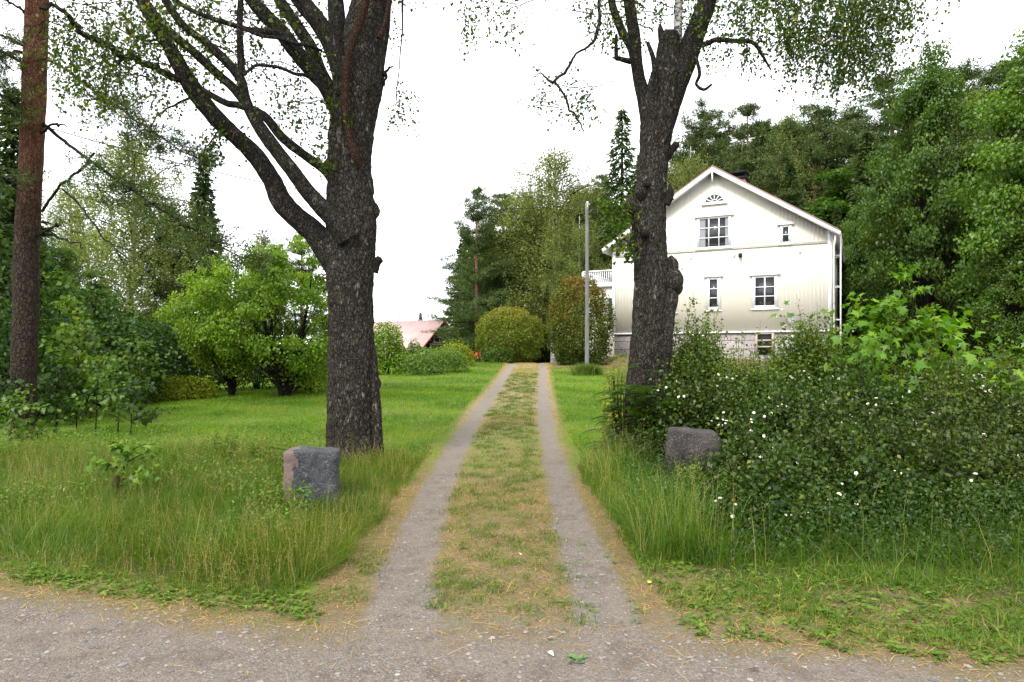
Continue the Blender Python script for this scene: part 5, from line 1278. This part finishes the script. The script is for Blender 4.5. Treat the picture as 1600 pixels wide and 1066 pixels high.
# middle: behind the crest
tr(PIN_A, 746, 283, 46, 'full pine with low boughs just right of the pink barn roof', w_=.82)
tr(PIN_A, 785, 292, 50, 'second low boughed pine close behind the one by the barn', w_=1.3)
tr(BIR_A, 866, 200, 46, 'tall light green birch rising behind the round clipped shrub', w_=1.3)
tr(SPR_A, 826, 300, 50, 'dark spruce between the barn pines and the tall light birch', w_=1.1)
tr(SPR_B, 905, 330, 44, 'dark spruce top directly behind the utility pole', w_=1.25)
tr(SPR_C, 972, 165, 44, 'slender tall spruce seen left of the right birch trunk', w_=1.2)
tr(SPR_B, 945, 300, 48, 'broad spruce behind the balcony end of the house', w_=1.2)
tr(BIR_A, 842, 350, 50, 'grey green birch filling the gap behind the two big shrubs', w_=1.2)
tr(BIR_B, 905, 330, 43, 'leafy birch rising right behind the bronze shrub', w_=1.2)
tr(SPR_A, 657, 487, 130, 'tiny distant spruce tip above the pink barn roof')
tr(BIR_B, 828, 262, 49, 'light birch joining the barn pines to the tallest birch', w_=1.1)
tr(PIN_A, 940, 262, 50, 'bushy pine left of the slender tall spruce', w_=.8)
tr(SPR_A, 1003, 235, 52, 'dark spruce half hidden behind the right birch trunk', w_=1.3)
tr(BIR_A, 905, 262, 52, 'pale birch top showing above the utility pole', w_=1.1)
# behind the house
tr(BIR_B, 1080, 218, 50, 'pale green birch above the left slope of the house roof', w_=.95)
tr(PIN_B, 1102, 162, 56, 'pine top right of the right birch above the roof', w_=.9)
tr(PIN_B, 1168, 158, 54, 'narrow pine standing over the house chimney', w_=.85)
tr(BIR_A, 1238, 142, 50, 'tall birch among pines over the right roof slope', w_=.8)
tr(PIN_B, 1275, 160, 49, 'bare stemmed pine right of the tall birch behind the roof', w_=.95)
tr(PIN_B, 1215, 190, 60, 'thin pine in the gap between chimney pine and tall birch', w_=.9)
tr(SPR_B, 1235, 250, 47, 'dark spruce peeping over the right roof slope', w_=1.1)
tr(PIN_A, 1330, 165, 50, 'broad dark pine behind the right eave of the house', w_=.9)
tr(SPR_A, 1355, 200, 44, 'dense dark spruce just right of the house', w_=1.2)
tr(LEA_B, 1345, 290, 37, 'young pointed broadleaf tree beside the house eave', w_=.6)
tr(SPR_B, 1308, 320, 42, 'small grey green spruce touching the roof end', w_=.9)
tr(PIN_B, 1390, 110, 52, 'tall pine showing above the right hand broadleaf trees', w_=1.1)
tr(PIN_A, 1430, 130, 48, 'wide pine half hidden behind the right hand broadleaf trees')
G = 'trees of the dark wood at the right'
for i, (px, py, Y, s) in enumerate([(1400, 240, 40, SPR_A), (1470, 260, 42, SPR_B), (1530, 220, 44, SPR_A), (1600, 240, 38, SPR_B), (1660, 200, 40, SPR_A), (1500, 100, 56, PIN_B), (1570, 80, 52, PIN_A), (1640, 60, 50, PIN_B), (1440, 200, 60, SPR_B), (1700, 120, 44, LEA_A)]):
    tr(s, px, py, Y, 'one of the dark trees deep inside the wood right of the house', G, w_=1.25)
for i, (px, py, Y, s_) in enumerate([(1060, 225, 58, BIR_A), (1090, 200, 62, PIN_A), (1128, 200, 60, SPR_B), (1150, 225, 56, PIN_A), (1190, 185, 58, SPR_A), (1200, 200, 61, BIR_B), (1225, 190, 59, PIN_A), (1258, 175, 57, BIR_B), (1290, 165, 54, PIN_A), (1320, 260, 46, LEA_B), (1375, 300, 40, LEA_A)]):
    tr(s_, px, py, Y, 'one of the lower dark trees massed behind the house roof', 'lower trees massed behind the house', w_=1.5)
for i, (px, py, Y, s_) in enumerate([(740, 380, 66, PIN_A), (728, 350, 78, SPR_B), (765, 390, 50, PIN_A), (800, 420, 50, LEA_B), (775, 430, 48, SPR_A), (765, 345, 56, SPR_B), (810, 330, 60, LEA_A), (850, 320, 58, SPR_A), (895, 300, 56, LEA_B), (935, 290, 57, SPR_A), (985, 300, 55, LEA_A)]):
    tr(s_, px, py, Y, 'one of the darker trees filling the wood behind the utility pole', 'trees filling the wood behind the pole', w_=1.5)
# right-hand broadleaf trees
def tall_white_birch():
    Y = 31; x = at(1492, Y); z = float(ground(x, Y)); T = empty('birch_tree', (x, Y, z), 0, 'thin white stemmed birch standing in the dark wood', 'tree')
    rg = np.random.default_rng(71); mb = MB(); h = hgt(260, Y, 1492); tube(mb, [(0, 0, -.2), (-.08, 0, h*.5), (.12, 0, h*1.2)], [.10, .075, .03], 10, 30, .008, 5); mb.build('trunk', M['bark_white'], T, smooth=True)
    ml = MB(); cl = np.stack([rg.normal(.1, .9, 26), rg.normal(0, .9, 26), rg.uniform(h*.8, h*1.35, 26)], -1); clump_crown(ml, cl, 160, .6, .11, rg)
    ml.build('crown', M['far_birch'], T)
tall_white_birch()
big = tree_leafy('maple_tree', 13, 4.3, .8, 9, 150, 330, .15, M['maple_far'], M['bark_dark'], .24, 1.0)
Y = 30; X = at(1450, Y); big.location = (X, Y, float(ground(X, Y))); s = hgt(75, Y, 1450)/13; big.scale = (s*.72, s*.72, s); tag(big, 'large broadleaf tree filling the right of the view beyond the maple sapling', 'tree')
big2 = tree_leafy('maple_tree', 13, 4.4, .4, 10, 150, 330, .13, M['maple_mid'], M['bark_dark'], .22, .95)
Y = 24; X = at(1665, Y); big2.location = (X, Y, float(ground(X, Y))); s = hgt(-50, Y, 1665)/13; big2.scale = (s*.85, s*.85, s); tag(big2, 'bright green broadleaf tree cut by the right edge of the view', 'tree')
tr(LEA_A, 1535, 190, 31, 'dark leaved tree between the two big right hand trees', w_=.9)
tr(LEA_B, 1425, 330, 34, 'low dark leaved tree under the large right hand tree', w_=1.0)
tr(LEA_A, 1590, 330, 24, 'low dark leaved tree under the bright tree at the right edge', w_=1.0)

# left side background
tr(BIR_B, 205, 175, 33, 'large pale drooping birch behind the left lawn', w_=1.25)
tr(BIR_A, 110, 260, 36, 'pale birch partly hidden behind the orange pine', w_=1.1)
tr(BIR_A, 265, 300, 38, 'smaller pale birch right of the large drooping birch', w_=.9)
tr(SPR_A, 318, 232, 36, 'pointed dark spruce left of the big old birch', w_=1.0)
tr(PIN_A, 270, 330, 34, 'dark pine under the drooping birch on the left', w_=.9)
tr(BIR_B, 412, 345, 75, 'small distant birch on the sky line left of the big birch trunk', w_=.9)
tr(SPR_B, 20, 130, 22, 'dark spruce behind the orange pine at the left edge', w_=1.2)
tr(SPR_A, -60, 60, 19, 'dark spruce cut by the left edge of the view', w_=1.2)
tr(LEA_A, 60, 330, 24, 'dark leafy tree behind the foot of the orange pine', w_=1.0)
tr(LEA_B, 150, 420, 26, 'green leafy tree below the pale birches', w_=1.1)
tr(PIN_A, 470, 350, 60, 'distant pine almost hidden behind the big birch trunk', w_=.8)
for i, (px, py, Y, s) in enumerate([(0, 400, 60, SPR_A), (80, 420, 64, LEA_A), (160, 430, 70, SPR_B), (240, 470, 62, LEA_B), (330, 480, 80, SPR_A), (390, 500, 95, LEA_A), (450, 500, 100, SPR_B), (520, 505, 100, LEA_B), (590, 510, 110, SPR_A), (-60, 380, 55, LEA_B), (700, 520, 110, SPR_B), (740, 515, 100, LEA_A)]):
    tr(s, px, py, Y, 'one of the far trees along the edge of the field at the left', 'far trees at the left', w_=1.5)

# apple trees
ap = tree_leafy('apple_tree', 4.6, 2.5, .55, 14, 100, 300, .085, M['apple_leaf'], M['bark_dark'], .075, .52, stems=2, shape=.5)
Y = 20; X = at(362, Y); ap.location = (X, Y, float(ground(X, Y))); s = hgt(395, Y, 355)/4.6; ap.scale = (s*.85, s*.85, s); tag(ap, 'left apple tree with low crooked trunk on the lawn', 'tree')
ap2 = tree_leafy('apple_tree', 4.6, 2.6, .5, 15, 112, 300, .085, M['apple_leaf'], M['bark_dark'], .085, .52, stems=2, shape=.4)
Y = 19; X = at(445, Y); ap2.location = (X, Y, float(ground(X, Y))); s = hgt(378, Y, 445)/4.6; ap2.scale = (s*.98, s*.98, s); tag(ap2, 'bright apple tree with forked trunk beside the big birch', 'tree')
ap2.rotation_euler = (0, 0, .6)

# shrubs on the crest
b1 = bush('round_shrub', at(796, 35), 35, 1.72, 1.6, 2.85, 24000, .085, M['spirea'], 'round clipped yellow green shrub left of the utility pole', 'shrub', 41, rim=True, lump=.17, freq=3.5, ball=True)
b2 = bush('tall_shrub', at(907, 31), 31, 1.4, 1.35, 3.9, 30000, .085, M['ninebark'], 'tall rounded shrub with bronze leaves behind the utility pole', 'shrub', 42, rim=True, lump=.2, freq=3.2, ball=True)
bush('low_bush', at(780, 34), 33.2, .8, .4, .9, 2200, .09, M['lilac'], 'dark low growth at the foot of the round clipped shrub', 'bush', 43)
bush('grey_bush', at(683, 26), 26, 1.25, .9, 1.0, 7000, .07, M['bush_grey'], 'sprawling grey green bush in front of the barn', 'bush', 45, upright=.08)
bush('flowering_bush', at(714, 30), 30, .7, .6, 1.1, 3000, .08, M['bush_gold'], 'yellowish upright bush before the barn gable', 'bush', 46, upright=.12)
bush('leafy_bush', at(603, 27), 27, .85, .8, 2.0, 7000, .09, M['apple_leaf'], 'bright green bush left of the barn beside the birch trunk', 'bush', 47, upright=.1)
bush('leafy_bush', at(648, 31), 31, .5, .5, 1.2, 2400, .08, M['bush_green'], 'small green bush under the eave of the barn', 'bush', 49)
bush('golden_bush', at(285, 19), 19, .85, .6, .62, 5000, .06, M['bush_gold'], 'low golden green mound on the far edge of the left lawn', 'bush', 50)
bush('yellow_bush', at(484, 20.5), 20.5, .75, .6, 1.15, 5000, .065, M['bush_gold'], 'yellow green bush under the bright apple tree', 'bush', 51, upright=.05)
bush('dense_bush', at(225, 20.5), 20.5, 1.75, 1.2, 2.6, 12000, .10, M['maple_dark'], 'big dark rounded bush left of the apple trees', 'bush', 52)
bush('dense_bush', at(395, 22), 22.5, 1.6, .8, 1.6, 6000, .09, M['maple_dark'], 'dark undergrowth between the trunks of the apple trees', 'bush', 53)
# grass tuft round the pole
def tuft():
    rg = np.random.default_rng(4); x0 = at(917, 25.2); mb = MB(); n = 1800; x = x0+rg.normal(0, .22, n); y = 25.25+rg.normal(0, .15, n)
    blades(mb, x, y, rg.uniform(.2, .6, n), np.full(n, .02), rg.uniform(.2, 1, n), rg.uniform(0, .5, n), 3, rg)
    o = mb.build('grass_tuft', M['bush_grey']); tag(o, 'grey green tuft of long grass round the foot of the utility pole', 'grass tuft')
tuft()
# orange garden flowers
def flowers():
    rg = np.random.default_rng(6); x0 = at(743, 34); z = float(ground(x0, 34)); T = empty('orange_flowers', (x0, 34, z), 0, 'small clump of orange lilies at the end of the lawn', 'flowers')
    st = MB(); fl = MB(); n = 16
    for i in range(n):
        a, r = rg.uniform(0, 6.3), rg.uniform(0, .4); e = np.array([cos(a)*r, sin(a)*r, rg.uniform(.3, .55)]); tube(st, [(e[0]*.5, e[1]*.5, 0), e], .008, 4, 3)
        leaves(fl, np.tile(e, (6, 1)), .1, .5, None, -.2, .2, rg)
    leaves(st, np.stack([rg.normal(0, .25, 200), rg.normal(0, .2, 200), rg.uniform(.02, .3, 200)], -1), .12, .25, None, -.3, 0, rg)
    m, nt = newmat('orange_petal'); principled(nt, (.62, .12, .03), .6)
    st.build('stems', M['bush_green'], T); fl.build('petals', m, T)
flowers()

# ---- thicket at the left under the pine
bush('thicket', at(60, 15), 15, 1.2, 1.0, 2.7, 6500, .10, M['maple_dark'], 'dark thicket directly right of the pine trunk', 'bush', 60, upright=.2, lump=.35)
bush('thicket', at(-10, 13), 13.6, 1.0, .9, 2.6, 5000, .09, M['maple_dark'], 'dark thicket left of the pine trunk at the frame edge', 'bush', 61, upright=.2, lump=.35)
bush('thicket', at(150, 17.5), 17.5, 1.5, 1.1, 2.8, 8000, .11, M['maple_dark'], 'mid green thicket behind the small saplings at the left', 'bush', 62, upright=.2, lump=.3)
def sapling(name, px, Y, h, r, nl, size, mat, label, seed, cl=9, tmpl='maple', stem_r=.012, lean=0, bias=None, cat='sapling', toplight=None, spread=.6):
    """young tree: stem, side shoots and individually placed large leaves"""
    rg = np.random.default_rng(seed); X = at(px, Y); z = float(ground(X, Y)); T = empty(name, (X, Y, z), 0, label, cat)
    sm_ = MB(); fo = MB(); sp = tube(sm_, [(0, 0, -.05), (lean*.4, 0, h*.5), (lean, 0, h)], [stem_r, stem_r*.7, .003], 7, 16, wob=.05)
    for i in range(cl):
        t = rg.uniform(.25, 1); s = sp[int(t*(len(sp)-1))]; a = rg.uniform(0, 6.3) if bias is None else bias+rg.normal(0, 1.0); L = r*(1.15-t*.75)*rg.uniform(.6, 1.15)
        e = s+np.array([cos(a)*L, sin(a)*L*.8, L*rg.uniform(.15, .6)]); q = tube(sm_, [s, (s+e)/2+np.array([0, 0, .04]), e], [stem_r*.5, stem_r*.35, .002], 5, 8)
        m_ = max(3, int(nl/cl)); f = rg.uniform(.3, 1.05, m_)
        c = s+(e-s)*f[:, None]+rg.normal(size=(m_, 3))*np.array([.5, .5, .35])*L*.38*spread
        leaves(fo, c, size, .8, norm(c-sp[-1]+np.array([0, -.3, .5])), .25, .38, rg, tmpl)
    m_ = max(4, nl//14); leaves(fo, sp[-1]+rg.normal(size=(m_, 3))*np.array([.09, .09, .07]), size*.8, .8, None, .1, .4, rg, tmpl)
    sm_.build('stem', M['bark_dark'], T, smooth=True); fo.build('foliage', mat, T); return T
for i, (px, Y, h, r, nl, sz, mt_, lb) in enumerate([
    (120, 12.8, 1.9, .9, 420, .10, 'bush_green', 'leafy sapling with thin dark stem beside the thicket'),
    (88, 12.4, 1.3, .6, 320, .10, 'maple_dark', 'low dark sapling in front of the pine foot'),
    (185, 12.2, 1.0, .55, 170, .09, 'bush_green', 'short sapling with reddish shoots on the lawn edge'),
    (-12, 11.0, 1.3, .5, 240, .10, 'maple_dark', 'dark sapling at the left frame edge before the pine'),
    (90, 13.5, 3.0, 1.0, 420, .11, 'bush_green', 'tall leafy sapling rising beside the orange pine trunk'),
    (205, 11.6, .95, .6, 260, .09, 'maple_dark', 'dark low sapling at the border of lawn and tall grass'),
    (150, 11.8, 1.3, .8, 420, .09, 'bush_green', 'spreading green sapling nearest the lawn right of the pine'),
    (40, 10.2, .9, .6, 300, .08, 'bush_green', 'low leafy shoots in tall grass in front of the pine foot'),
    (110, 14.5, 2.5, 1.1, 520, .11, 'apple_leaf', 'bright green sapling against the dark thicket'),
    (215, 15.5, 1.7, .9, 420, .10, 'bush_green', 'rounded green sapling between thicket and golden mound'),
    (25, 13.2, 4.6, 1.2, 620, .11, 'maple_dark', 'tall dark sapling behind the orange pine trunk')]):
    sapling('young_tree', px, Y, h, r, nl, sz, M[mt_], lb, 80+i, 12, 'leaf', spread=1.0)
sp = sapling('maple_sapling', 192, 7.2, .60, .55, 260, .055, M['maple_bright'], 'light green maple seedling beside a short stake in tall grass', 90, 9, spread=.8)
mb = MB(); mb.box(-.017, .017, -.014, .014, -.1, .33); o = mb.build('wooden_stake', M['bark_dead']); X = at(183, 6.9); o.location = (X, 6.9, float(ground(X, 6.9))); tag(o, 'short reddish wooden stake beside the maple seedling', 'stake')

# ---- right: maples, rowan, roses, weeds
sapling('maple_sapling', 1395, 9.6, 2.1, 1.6, 1300, .105, M['maple_bright'], 'large bright green maple sapling rising above the rose bushes', 91, 34, stem_r=.02, spread=.9)
sapling('maple_sapling', 1425, 9.9, 2.65, .6, 260, .10, M['maple_bright'], 'upright maple shoot with yellow green tips behind the large sapling', 92, 9, stem_r=.014)
sapling('maple_sapling', 1500, 9.9, 1.9, .55, 160, .095, M['maple_bright'], 'small maple shoot standing right of the large maple sapling', 93, 8)
sapling('maple_sapling', 1612, 8.6, 1.65, .7, 240, .10, M['maple_bright'], 'maple sapling cut by the right edge above the roses', 94, 9)
def compound(name, px, Y, h, r, nf, label, seed, L=.32, mat='rowan_leaf'):
    """pinnate leaves: paired leaflets along arching stalks"""
    rg = np.random.default_rng(seed); X = at(px, Y); z = float(ground(X, Y)); T = empty(name, (X, Y, z), 0, label, 'sapling'); st = MB(); fo = MB()
    for i in range(nf):
        a = rg.uniform(0, 6.3); zz = rg.uniform(.15, 1)*h; rr = r*rg.uniform(.1, .8)*(1.1-zz/h*.6)
        o = np.array([cos(a)*rr, sin(a)*rr, zz]); d = norm(np.array([cos(a)+rg.normal(0, .3), sin(a)+rg.normal(0, .3), .25])); ll = L*rg.uniform(.7, 1.2); k = 11
        t = np.linspace(.15, 1, k); sp_ = o+d*(t*ll)[:, None]-np.array([0, 0, 1.])*(t**2*ll*.45)[:, None]
        side = norm(np.cross(d, [0, 0, 1.])); up = norm(np.cross(side, d))
        for s in (-1, 1):
            C = sp_; ax = norm(side*s+d*.35-up*.15); sz = ll*.30*np.sin(np.pi*(t*.8+.15)); Yx = np.cross(up, ax)
            fo.scatter(LEAF, None, LQ, C, ax*sz[:, None], np.tile(Yx, (k, 1))*(sz*.34)[:, None], np.tile(up, (k, 1))*sz[:, None], rg.random(k)*.6+rg.random()*.4)
        tube(st, [(o[0]*.2, o[1]*.2, 0), (o[0]*.8, o[1]*.8, zz*.7), o, sp_[-1]], [.007, .005, .003, .001], 4, 9)
    st.build('stems', M['bark_dark'], T); fo.build('foliage', M[mat], T)
compound('rowan_sapling', 985, 9.2, 1.05, .50, 120, 'dark feathery rowan shoots at the foot of the right birch', 101)
compound('rowan_sapling', 1030, 9.0, .95, .45, 80, 'feathery rowan shoots behind the brown gate stone', 102)
compound('rowan_sapling', 1012, 9.35, 1.35, .3, 30, 'thin rowan sprig climbing the right birch trunk', 103, .26)
compound('fern_clump', 410, 8.6, .35, .35, 50, 'feathery green weeds left of the dark gate stone', 104, .2, 'weed')
bush('green_shoots', at(968, 10.4), 10.6, .25, .25, 1.35, 900, .05, M['bush_gold'], 'light green shoots on the lawn side of the right birch', 'bush', 105, upright=.1)

BL = [(0, 0, 0)]
for i in range(10):
    a = 2*pi*i/10; r = 1 if i % 2 == 0 else .72
    BL.append((r*cos(a), r*sin(a), .25 if i % 2 == 0 else .18))
def blossom_mesh():
    mb = MB(); mb.add([(x*.024, y*.024, z*.024) for x, y, z in BL], [(0, i, i % 10+1) for i in range(1, 11)], None, [.0]*11)
    mb.add([(x*.016, y*.016, z*.03+.004) for x, y, z in BL], [(0, i, i % 10+1) for i in range(1, 11)], None, [.5]*11)
    mb.add([(x*.006, y*.006, .012) for x, y, z in BL], [(0, i, i % 10+1) for i in range(1, 11)], None, [1.]*11)
    return mb.build('blossom', M['petal'])
BLO = blossom_mesh()
first_blossom = [True]
def rose(px, Y, rx, ry, h, n, nb, label, seed, group='white wild rose bushes right of the driveway', mat='rose_leaf', upright=.13, size=.046):
    rg = np.random.default_rng(seed); X = at(px, Y); z = float(ground(X, Y)); T = empty('rose_bush', (X, Y, z), 0, label, 'bush', group); st = MB(); fo = MB()
    # arching canes; leaves in small sprays along the upper part of every cane
    n = int(n*2.3); nc = int(n/70)
    for i in range(nc):
        a = rg.uniform(0, 2*pi); r = rg.uniform(.15, 1.05)**.7; hh = h*rg.uniform(.55, 1.12)*(1-.35*r**2)
        b0 = np.array([cos(a)*rx*r*.45, sin(a)*ry*r*.45, 0]); e = np.array([cos(a)*rx*r, sin(a)*ry*r, hh*.88]); md = (b0+e)/2+np.array([0, 0, hh*.28])
        q = tube(st, [b0, md, e], [.006, .004, .0018], 4, 14, wob=.12, seed=i)
        k = 70; f = rg.uniform(.12, 1, k)**.8; c = q[(f*(len(q)-1)).astype(int)]+rg.normal(size=(k, 3))*np.array([.09, .09, .08])
        c[:, 2] = np.maximum(c[:, 2], .03)
        leaves(fo, c, size*rg.uniform(.65, 1.45), .68, None, .1, .5, rg, 'leaf', rnd=np.clip(rg.normal(.45, .17, k)+rg.normal(0, .22), 0, 1))
    # shoots above
    for i in range(int(nc*.25)):
        a = rg.uniform(0, 2*pi); r = rg.uniform(0, .8); b0 = np.array([cos(a)*rx*r, sin(a)*ry*r, h*.7]); L = rg.gamma(2, upright)+.1; e = b0+np.array([rg.normal(0, .1), rg.normal(0, .1), L+h*.15])
        q = tube(st, [b0, (b0+e)/2, e], [.004, .003, .001], 4, 8, wob=.05, seed=i); k = int(30*(L+.2)/.4); f = rg.random(k); c = q[(f*(len(q)-1)).astype(int)]+rg.normal(size=(k, 3))*.035
        leaves(fo, c, size, .68, None, .0, .4, rg, 'leaf', rnd=np.clip(rg.normal(.65, .2, k), 0, 1))
    st.build('stems', M['bark_dark'], T); fo.build('foliage', M[mat], T)
    nb = int(nb*2.0); lastp = None
    for i in range(nb):
        a = rg.uniform(pi*1.05, pi*1.95) if rg.random() < .8 else rg.uniform(0, 6.3); el = rg.uniform(.05, 1.2); 
        p = np.array([cos(a)*rx*cos(el)*1.12, sin(a)*ry*cos(el)*1.2, h*(.25+.85*sin(el))])+rg.normal(size=3)*.05
        if lastp is not None and i % 3: p = lastp+rg.normal(size=3)*np.array([.09, .04, .07])
        lastp = p
        if first_blossom[0]: c = BLO; first_blossom[0] = False
        else: c = BLO.copy(); COL.objects.link(c)
        c.parent = T; c.location = p; s = rg.uniform(.4, .95); c.scale = (s, s, s)
        c.rotation_euler = (rg.uniform(.2, 1.4), rg.uniform(-.5, .5), rg.uniform(-.8, .8))
RB = [(1090, 8.9, .75, .6, 1.05, 6500, 15, 'rose bush directly behind the brown gate stone'),
      (1085, 10.4, .6, .5, 1.85, 6500, 6, 'tall light rose bush between the right birch and the house'),
      (1180, 9.6, .9, .7, 1.25, 8500, 16, 'rose bush below the house foundation right of the gate stone'),
      (1262, 9.8, .65, .6, 1.85, 8000, 14, 'rose bush under the basement opening of the house'),
      (1235, 8.0, .85, .7, .95, 8500, 24, 'low rose bush with many blossoms nearest the gate stone'),
      (1165, 6.9, .45, .4, .62, 3000, 14, 'lowest rose bush at the verge with a cluster of white blossoms'),
      (1350, 8.6, .9, .7, 1.05, 8500, 22, 'dark rose bush in the middle below the large maple sapling'),
      (1330, 10.2, 1.0, .7, 1.35, 7500, 10, 'rose bush wrapped round the stem of the large maple sapling'),
      (1470, 9.2, .9, .7, 1.15, 8000, 18, 'rose bush with pale blossoms right of the large maple sapling'),
      (1560, 9.4, .8, .7, 1.3, 7000, 14, 'rose bush below the maple sapling at the right edge'),
      (1480, 7.6, .9, .6, .72, 7000, 12, 'low mixed rose bush near the road at the right'),
      (1590, 7.8, .8, .6, .85, 6000, 6, 'rose bush cut by the right edge of the view'),
      (1290, 6.9, .7, .5, .62, 7000, 10, 'low dark rose bush reaching the verge right of the brown stone'),
      (1215, 6.15, .5, .4, .45, 4500, 10, 'smallest rose bush at the verge front under the blossom cluster'),
      (1340, 6.3, .6, .4, .42, 5000, 5, 'flat dark bush spilling onto the cut verge below the middle roses'),
      (1450, 6.5, .6, .4, .45, 5000, 8, 'flat bush with big white blossoms on the verge at the right'),
      (1545, 6.7, .6, .4, .5, 5000, 4, 'low bush on the verge near the right edge of the view'),
      (1385, 7.0, .7, .5, .60, 7000, 6, 'low dark rose bush overhanging the cut verge')]
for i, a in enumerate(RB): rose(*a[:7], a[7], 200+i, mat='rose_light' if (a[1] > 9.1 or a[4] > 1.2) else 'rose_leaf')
# weeds (mugwort) in front of the brown stone and along the hedge
def mugwort(px, Y, h, label, seed, ns=6, mat='weed'):
    rg = np.random.default_rng(seed); X = at(px, Y); z = float(ground(X, Y)); T = empty('tall_weed', (X, Y, z), 0, label, 'weed'); st = MB(); fo = MB()
    for i in range(ns):
        a = rg.uniform(0, 6.3); e = np.array([cos(a)*.14, sin(a)*.12, h*rg.uniform(.7, 1.1)]); q = tube(st, [(cos(a)*.06, sin(a)*.06, 0), e*np.array([.6, .6, .5]), e], [.005, .004, .002], 4, 16)
        k = 70; f = rg.uniform(.15, 1, k); c = q[(f*(len(q)-1)).astype(int)]; d = rdir(k, rg)*np.array([1, 1, .4]); c = c+d*.035
        leaves(fo, c, .055*(1.2-.5*f), .38, norm(d), .0, .3, rg, 'birch')
    st.build('stems', M['weed'], T); fo.build('foliage', M[mat], T)
mugwort(1078, 6.75, .52, 'grey green tall weed right before the brown gate stone', 301, 8)
mugwort(1120, 6.4, .5, 'short leafy weed at the verge between grass and roses', 302, 6, 'bush_green')
mugwort(430, 7.9, .5, 'leafy weed beside the left face of the dark gate stone', 303, 5)
mugwort(1400, 6.2, .4, 'low green weed in the verge under the dark rose bush', 304, 7, 'bush_green')
mugwort(1300, 6.1, .38, 'low green weed in the verge below the house side roses', 305, 7, 'bush_green')
mugwort(1520, 6.3, .45, 'low green weed in the verge near the right edge', 306, 7, 'bush_green')
mugwort(350, 8.6, .55, 'leafy weed in tall grass left of the dark gate stone', 307, 6, 'bush_green')
# remove nothing; the kinds were all placed above

# low leafy undergrowth between verge and roses
def undergrowth():
    rg = np.random.default_rng(77); mb = MB(); n = 90000
    x = rg.uniform(1.2, 7.5, n); y = rg.uniform(5.0, 10.5, n)
    ry = y-road_y(x); edge = 1.5+.3*n2(x, y, 1.2, 90)
    ok = (ry > edge) & inview(x, y, 1.2) & (x > 1.25+.3*n2(x, y, 1, 91)); x, y = x[ok], y[ok]; n = len(x)
    hmax = (.18+.22*sm(0, 1.2, y-road_y(x)-1.5))*(1+.6*n2(x, y, 1.3, 92)); z = ground(x, y)+hmax*rg.random(n)**.6
    leaves(mb, np.stack([x, y, z], -1), .036, .55, None, 0, .45, rg, 'leaf', rnd=np.clip(rg.normal(.45, .2, n)+.3*n2(x, y, 1.5, 93), 0, 1))
    tag(mb.build('undergrowth', M['rose_leaf']), 'low leafy undergrowth between the cut verge and the rose bushes', 'undergrowth', kind='stuff')
    mb = MB(); n = 45000
    x = rg.uniform(-9, -1.2, n); y = rg.uniform(5.0, 10.5, n); m_ = n2(x, y, .9, 95)
    ok = (m_ > .02) & inview(x, y, 1) & (np.abs(x-trk_c(y)) > 1.7) & (y-road_y(x) > 1.2); x, y = x[ok], y[ok]; n = len(x)
    leaves(mb, np.stack([x, y, ground(x, y)+.34*rg.random(n)**.7], -1), .04, .4, None, 0, .35, rg, 'leaf')
    tag(mb.build('undergrowth', M['weed']), 'leafy herbs mixed into the tall grass left of the driveway', 'herbs', kind='stuff')
undergrowth()
